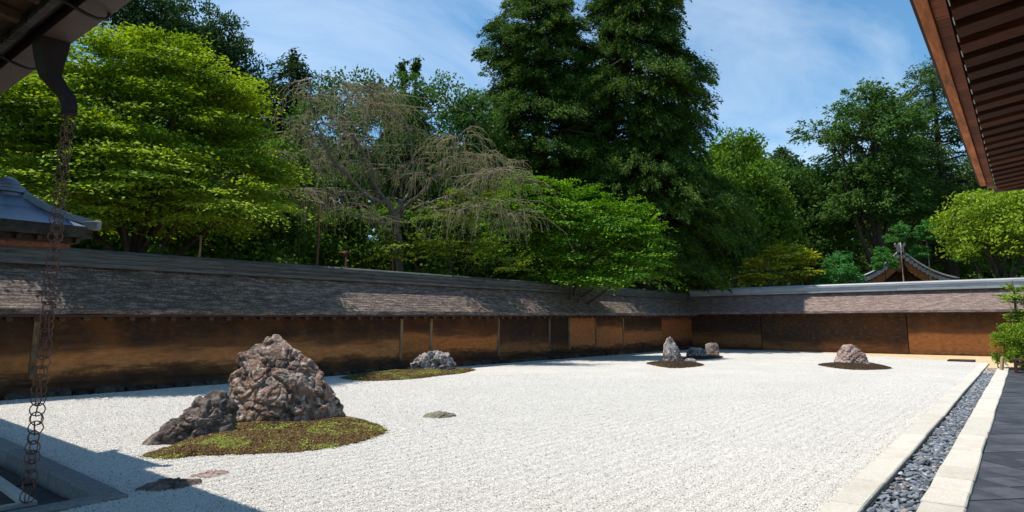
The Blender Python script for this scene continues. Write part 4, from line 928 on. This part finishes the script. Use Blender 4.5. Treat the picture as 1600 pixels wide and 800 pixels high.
trunk = branch([cp(622, 440), cp(620, 380), cp(617, 345), cp(622, 312)], .12, .09)
big = [([cp(620, 345), cp(600, 320), cp(575, 280, -.3), cp(555, 235, -.4), cp(530, 205, -.5), cp(490, 190, -.6)], .085),
       ([cp(598, 318), cp(560, 300, -.6), cp(515, 255, -.8), cp(490, 215, -.9), cp(470, 160, -1), cp(466, 122, -1)], .07),
       ([cp(575, 280), cp(545, 215, .6), cp(520, 170, .6), cp(548, 138, .6), cp(575, 130, .7)], .05),
       ([cp(622, 330), cp(655, 300, -.5), cp(680, 270, -.7), cp(700, 235, -.8), cp(712, 215, -.9)], .065),
       ([cp(622, 325), cp(640, 270, .7), cp(630, 200, .8), cp(600, 165, .9), cp(560, 140, .8)], .05),
       ([cp(640, 325), cp(690, 310, -1), cp(740, 285, -1.4), cp(790, 265, -1.5), cp(815, 280, -1.6)], .055),
       ([cp(560, 300), cp(500, 300, -.9), cp(450, 290, -1), cp(400, 235, -1)], .05),
       ([cp(615, 350), cp(580, 345, -1.2), cp(500, 320, -1.5), cp(440, 300, -1.6), cp(390, 290, -1.6)], .04),
       ([cp(670, 280), cp(720, 255, .4), cp(760, 245, .5), cp(800, 262, .5)], .045),
       ([cp(545, 235), cp(565, 190, -.3), cp(560, 160, -.2), cp(590, 150, -.2)], .04),
       ([cp(515, 255), cp(480, 245, .4), cp(452, 210, .4), cp(430, 180, .4)], .04),
       ([cp(640, 310), cp(700, 330, -1.3), cp(750, 320, -1.7), cp(790, 340, -1.8)], .04)]
allp = []
for pts, r0 in big: allp.append((branch(pts, r0, .014), r0))
for P, r0 in allp:                      # side branches that arch over, then hang in thin whips
    m = len(P)
    for k in range(22):
        i = random.randint(m//4, m-1); s0 = P[i]; a = random.uniform(0, 6.28); L = random.uniform(.35, 1.25)
        dr = (rr_*math.cos(a)+vv*math.sin(a)*.7); c1 = s0+dr*L*.5+Vector((0, 0, L*random.uniform(.1, .45))); c2 = s0+dr*L+Vector((0, 0, random.uniform(-.25, .15)*L))
        Q = [s0.lerp(c1, t/3).lerp(c1.lerp(c2, t/3), t/3) for t in range(4)]
        tm.tube(Q, [.019, .014, .011, .008], 5, False)
        for _ in range(8):
            j = random.random(); q0 = s0.lerp(c1, j).lerp(c1.lerp(c2, j), j); ln = random.uniform(.2, .85)+.5*(random.random() < .15); dx = (dr*random.uniform(.1, .9)+rr_*random.gauss(0, .5))*ln+Vector((random.gauss(0, .1), random.gauss(0, .1), 0))
            pts = [q0, q0+dx*.5+Vector((0, 0, -.08*ln)), q0+dx*.85+Vector((0, 0, -.45*ln)), q0+dx+Vector((random.gauss(0, .04), random.gauss(0, .04), -ln))]
            tw.tube(pts, [.0075, .0065, .0055, .004], 3, False); ends.append(pts)
tm.obj('branches', M['cherry_bark'], ctree, True); tw.obj('hanging_twigs', M['twig'], ctree, True, kind='stuff')
E_ = []; 
for pts in ends:
    for _ in range(7): t = random.random(); E_.append(tuple(pts[2].lerp(pts[3], t) if t > .4 else pts[1].lerp(pts[2], t)))
E_ = np.array(E_); n = len(E_); E_ = E_[RNG.random(n) < .8]; n = len(E_); rl = np.array(ctree.location)
link_mesh('crown', leaf_mesh('crown', E_+RNG.normal(0, .03, (n, 3))-rl, RNG.normal(0, 1, (n, 3))-[0, 0, 1], unit(n), RNG.uniform(.05, .10, n), RNG.uniform(.025, .045, n), np.array([[.13, .18, .03]])*RNG.uniform(.6, 1.3, (n, 1))), ctree)
for px, yt, dd, lab in ((491, 318, -1.0, 'tall reddish wooden prop under the left cherry limb'), (612, 362, -.3, 'short reddish wooden prop beside the cherry trunk'), (536, 395, .5, 'low broken prop post behind the ridge between the two cherry props')):
    t_ = cp(px, yt, dd); pr_ = thing('branch_prop', lab, 'post', (t_.x, t_.y, 0))
    MB().tube([(t_.x, t_.y, 0), (t_.x+.01, t_.y, t_.z)], .04, 8).obj('post', M['prop_wood'], pr_, smooth=True)
    a_ = t_+rr_*-.22; b_ = t_+rr_*.22; MB().tube([a_, b_], .035, 8).obj('crosspiece', M['prop_wood'], pr_, smooth=True)
    MB().tube([(t_.x, t_.y, t_.z-.12), (t_.x, t_.y, t_.z+.06)], .075, 8).obj('rope_binding', M['prop_wood'], pr_, smooth=True)
p = cp(303, 367, -4.4); o = MB().tube([(p.x, p.y, 1.5), (p.x+.02, p.y, p.z-.12), (p.x, p.y, p.z)], [.03, .025, .02], 7).obj('garden_stake', M['bamboo']); tag(o, 'thin pale stake sticking up behind the wall ridge under the bright maple', 'stake')

# ------------------------------------------------------------------ gate roof beyond the far wall
gd = 37.5
def gp_(px, py, dd=0): p = spot(px, gd+dd); return Vector((p.x, p.y, height_of(py, gd+dd, px)))
gate = thing('gate_roof', 'tiled gable roof of a small gate rising behind the far wall', 'building', tuple(spot(1418, gd)))
apex = gp_(1417, 394); gv = Vector((apex.x, apex.y, 0)).normalized()
curve = lambda side, t: apex+(gp_(1338 if side < 0 else 1506, 439)-apex)*t+Vector((0, 0, -.26*math.sin(math.pi*t)))
for side in (-1, 1):
    pts = [curve(side, i/12) for i in range(13)]; sheet = MB(); 
    for p in pts: sheet.v += [tuple(p), tuple(p+gv*6), tuple(p+Vector((0, 0, -.16))), tuple(p+gv*6+Vector((0, 0, -.16)))]
    for i in range(12):
        a = i*4; sheet.f += [(a, a+1, a+5, a+4), (a+2, a+6, a+7, a+3), (a, a+4, a+6, a+2)]
    sheet.f += [(48, 49, 51, 50)]
    sheet.obj('roof_slope', M['tile_roof'], gate)
    MB().tube([p+gv*-.05+Vector((0, 0, .1)) for p in pts], .075, 8).obj('verge_roll', M['tile_roof'], gate, smooth=True)
    MB().tube([p+gv*.4+Vector((0, 0, .07)) for p in pts], .06, 8).obj('verge_roll', M['tile_roof'], gate, smooth=True)
    for i in range(14):
        t = (i+.7)/14.5; p = curve(side, t); MB().tube([p+gv*-.12+Vector((0, 0, -.10)), p+gv*.3+Vector((0, 0, -.10))], .105, 10).obj('eave_tile', M['tile_roof'], gate)
    b_ = MB(); pp = [curve(side, i/10)+gv*.06+Vector((0, 0, -.42)) for i in range(11)]
    for p, q_ in zip(pp[:-1], pp[1:]): b_.bar(p, q_, .10, .34)
    b_.obj('bargeboard', M['wood_warm'], gate)
    b_ = MB(); pp = [curve(side, i/10)+gv*.4+Vector((0, 0, -.85)) for i in range(10)]
    for p, q_ in zip(pp[:-1], pp[1:]): b_.bar(p, q_, .12, .2)
    b_.obj('inner_rafter', M['wood_brown'], gate)
    e = gp_(1418+side*38, 436, .2); MB().bar(e-Vector((0, 0, .16)), e+Vector((0, 0, .16)), .32, .3, (gv.x, gv.y, 0)).obj('beam_end', M['white'], gate)
L_ = gp_(1345, 440, .6); R2 = gp_(1495, 440, .6); MB().bar(L_, R2, .3, .34).obj('cross_beam', M['wood_brown'], gate)
L_ = gp_(1380, 428, .9); R2 = gp_(1456, 428, .9); MB().bar(L_, R2, .3, .2).obj('cross_beam', M['wood_brown'], gate)
for px in (1375, 1462): a = gp_(px, 436, 1.0); MB().box(a.x-.2, a.x+.2, a.y-.2, a.y+.2, 0, a.z).obj('post', M['wood_dark'], gate)
fo = MB(); c0 = gp_(1417, 420, -.1)                          # carved pendant
fo.tube([c0+gv*.05+Vector((0, 0, z_)) for z_ in (.75, .5, .25, 0, -.25, -.45)], [.06, .14, .10, .24, .13, .03], 8).obj('gable_pendant', M['wood_brown'], gate, smooth=True)
orn = MB(); c0 = apex+Vector((0, 0, .06)); gr = Vector((gv.y, -gv.x, 0))
orn.bar(c0-gr*.16+Vector((0, 0, .12)), c0+gr*.16+Vector((0, 0, .12)), .3, .36); orn.bar(c0-gr*.24+Vector((0, 0, .26)), c0+gr*.24+Vector((0, 0, .26)), .25, .09); orn.tube([c0+Vector((0, 0, .28)), c0+Vector((0, 0, .42))], [.12, .07], 8)
for sgn in (-1, 1): orn.tube([c0+gr*sgn*.16+Vector((0, 0, .26)), c0+gr*sgn*.22+Vector((0, 0, .36)), c0+gr*sgn*.17+Vector((0, 0, .42))], [.06, .05, .02], 7)
orn.obj('ridge_end_tile', M['tile_roof'], gate)
MB().tube([apex+Vector((0, 0, .16)), apex+gv*6+Vector((0, 0, .16))], .13, 8).obj('ridge_roll', M['tile_roof'], gate, smooth=True)

# ------------------------------------------------------------------ plants and bench at the right end of the wall
d = 22.0
b = spot(1580, d); make_tree('azalea_bush', 'round clipped bright green bush at the far end of the tiled walk', 'shrub', (b.x, b.y, -.02), .6, .03, crown_at(1580, d, [(1582, 547, 32, 30), (1564, 555, 18, 20), (1605, 548, 25, 34)]), 'ball', 420, 46, .13, (.05, .03), ((.08, .15, .015), (.22, .33, .03)), limbs=8)
b = spot(1590, d+1); make_tree('garden_shrub', 'loose leafy branches hanging in front of the wall roof at right edge', 'shrub', (b.x, b.y, -.02), 2.4, .05, crown_at(1590, d+1, [(1592, 462, 22, 12), (1612, 485, 25, 20), (1580, 470, 16, 8), (1600, 508, 24, 14), (1583, 515, 14, 8)]), 'plate', 120, 36, .2, (.07, .045), ((.09, .17, .02), (.22, .32, .04)), .2, limbs=14)
b = spot(1552, d-.4); make_tree('red_tipped_plant', 'small plant with orange red leaf tips left of the round bush', 'plant', (b.x, b.y, -.02), .5, .015, crown_at(1552, d-.4, [(1552, 545, 8, 10), (1548, 557, 7, 8)]), 'ball', 12, 16, .07, (.045, .025), ((.25, .12, .03), (.4, .25, .05)), limbs=4)
bn = thing('garden_bench', 'small dark slatted wooden bench at the end of the tiled walk', 'bench', (20.6, .35, 0))
for k in range(4): MB().box(20.3+k*.14, 20.42+k*.14, -.6, .62, .30, .335).obj('seat_slat', M['wood_dark'], bn)
for x in (20.33, 20.8):
    for y in (-.5, .55): MB().box(x-.03, x+.03, y-.03, y+.03, 0, .30).obj('leg', M['wood_dark'], bn)
    MB().box(x-.02, x+.02, -.5, .55, .2, .26).obj('rail', M['wood_dark'], bn)
o = MB().bar((20.9, .86, 0), (20.85, .80, .36), .06, .06).obj('marker_stake', M['bamboo']); tag(o, 'short pale wooden stake leaning beside the bench', 'stake')
o = MB().box(25.2, 25.9, 1.7, 2.4, -.02, .05).obj('edging_plank', M['wood_dark'], bevel=.01); tag(o, 'dark timber plank lying at the far corner of the gravel', 'plank')
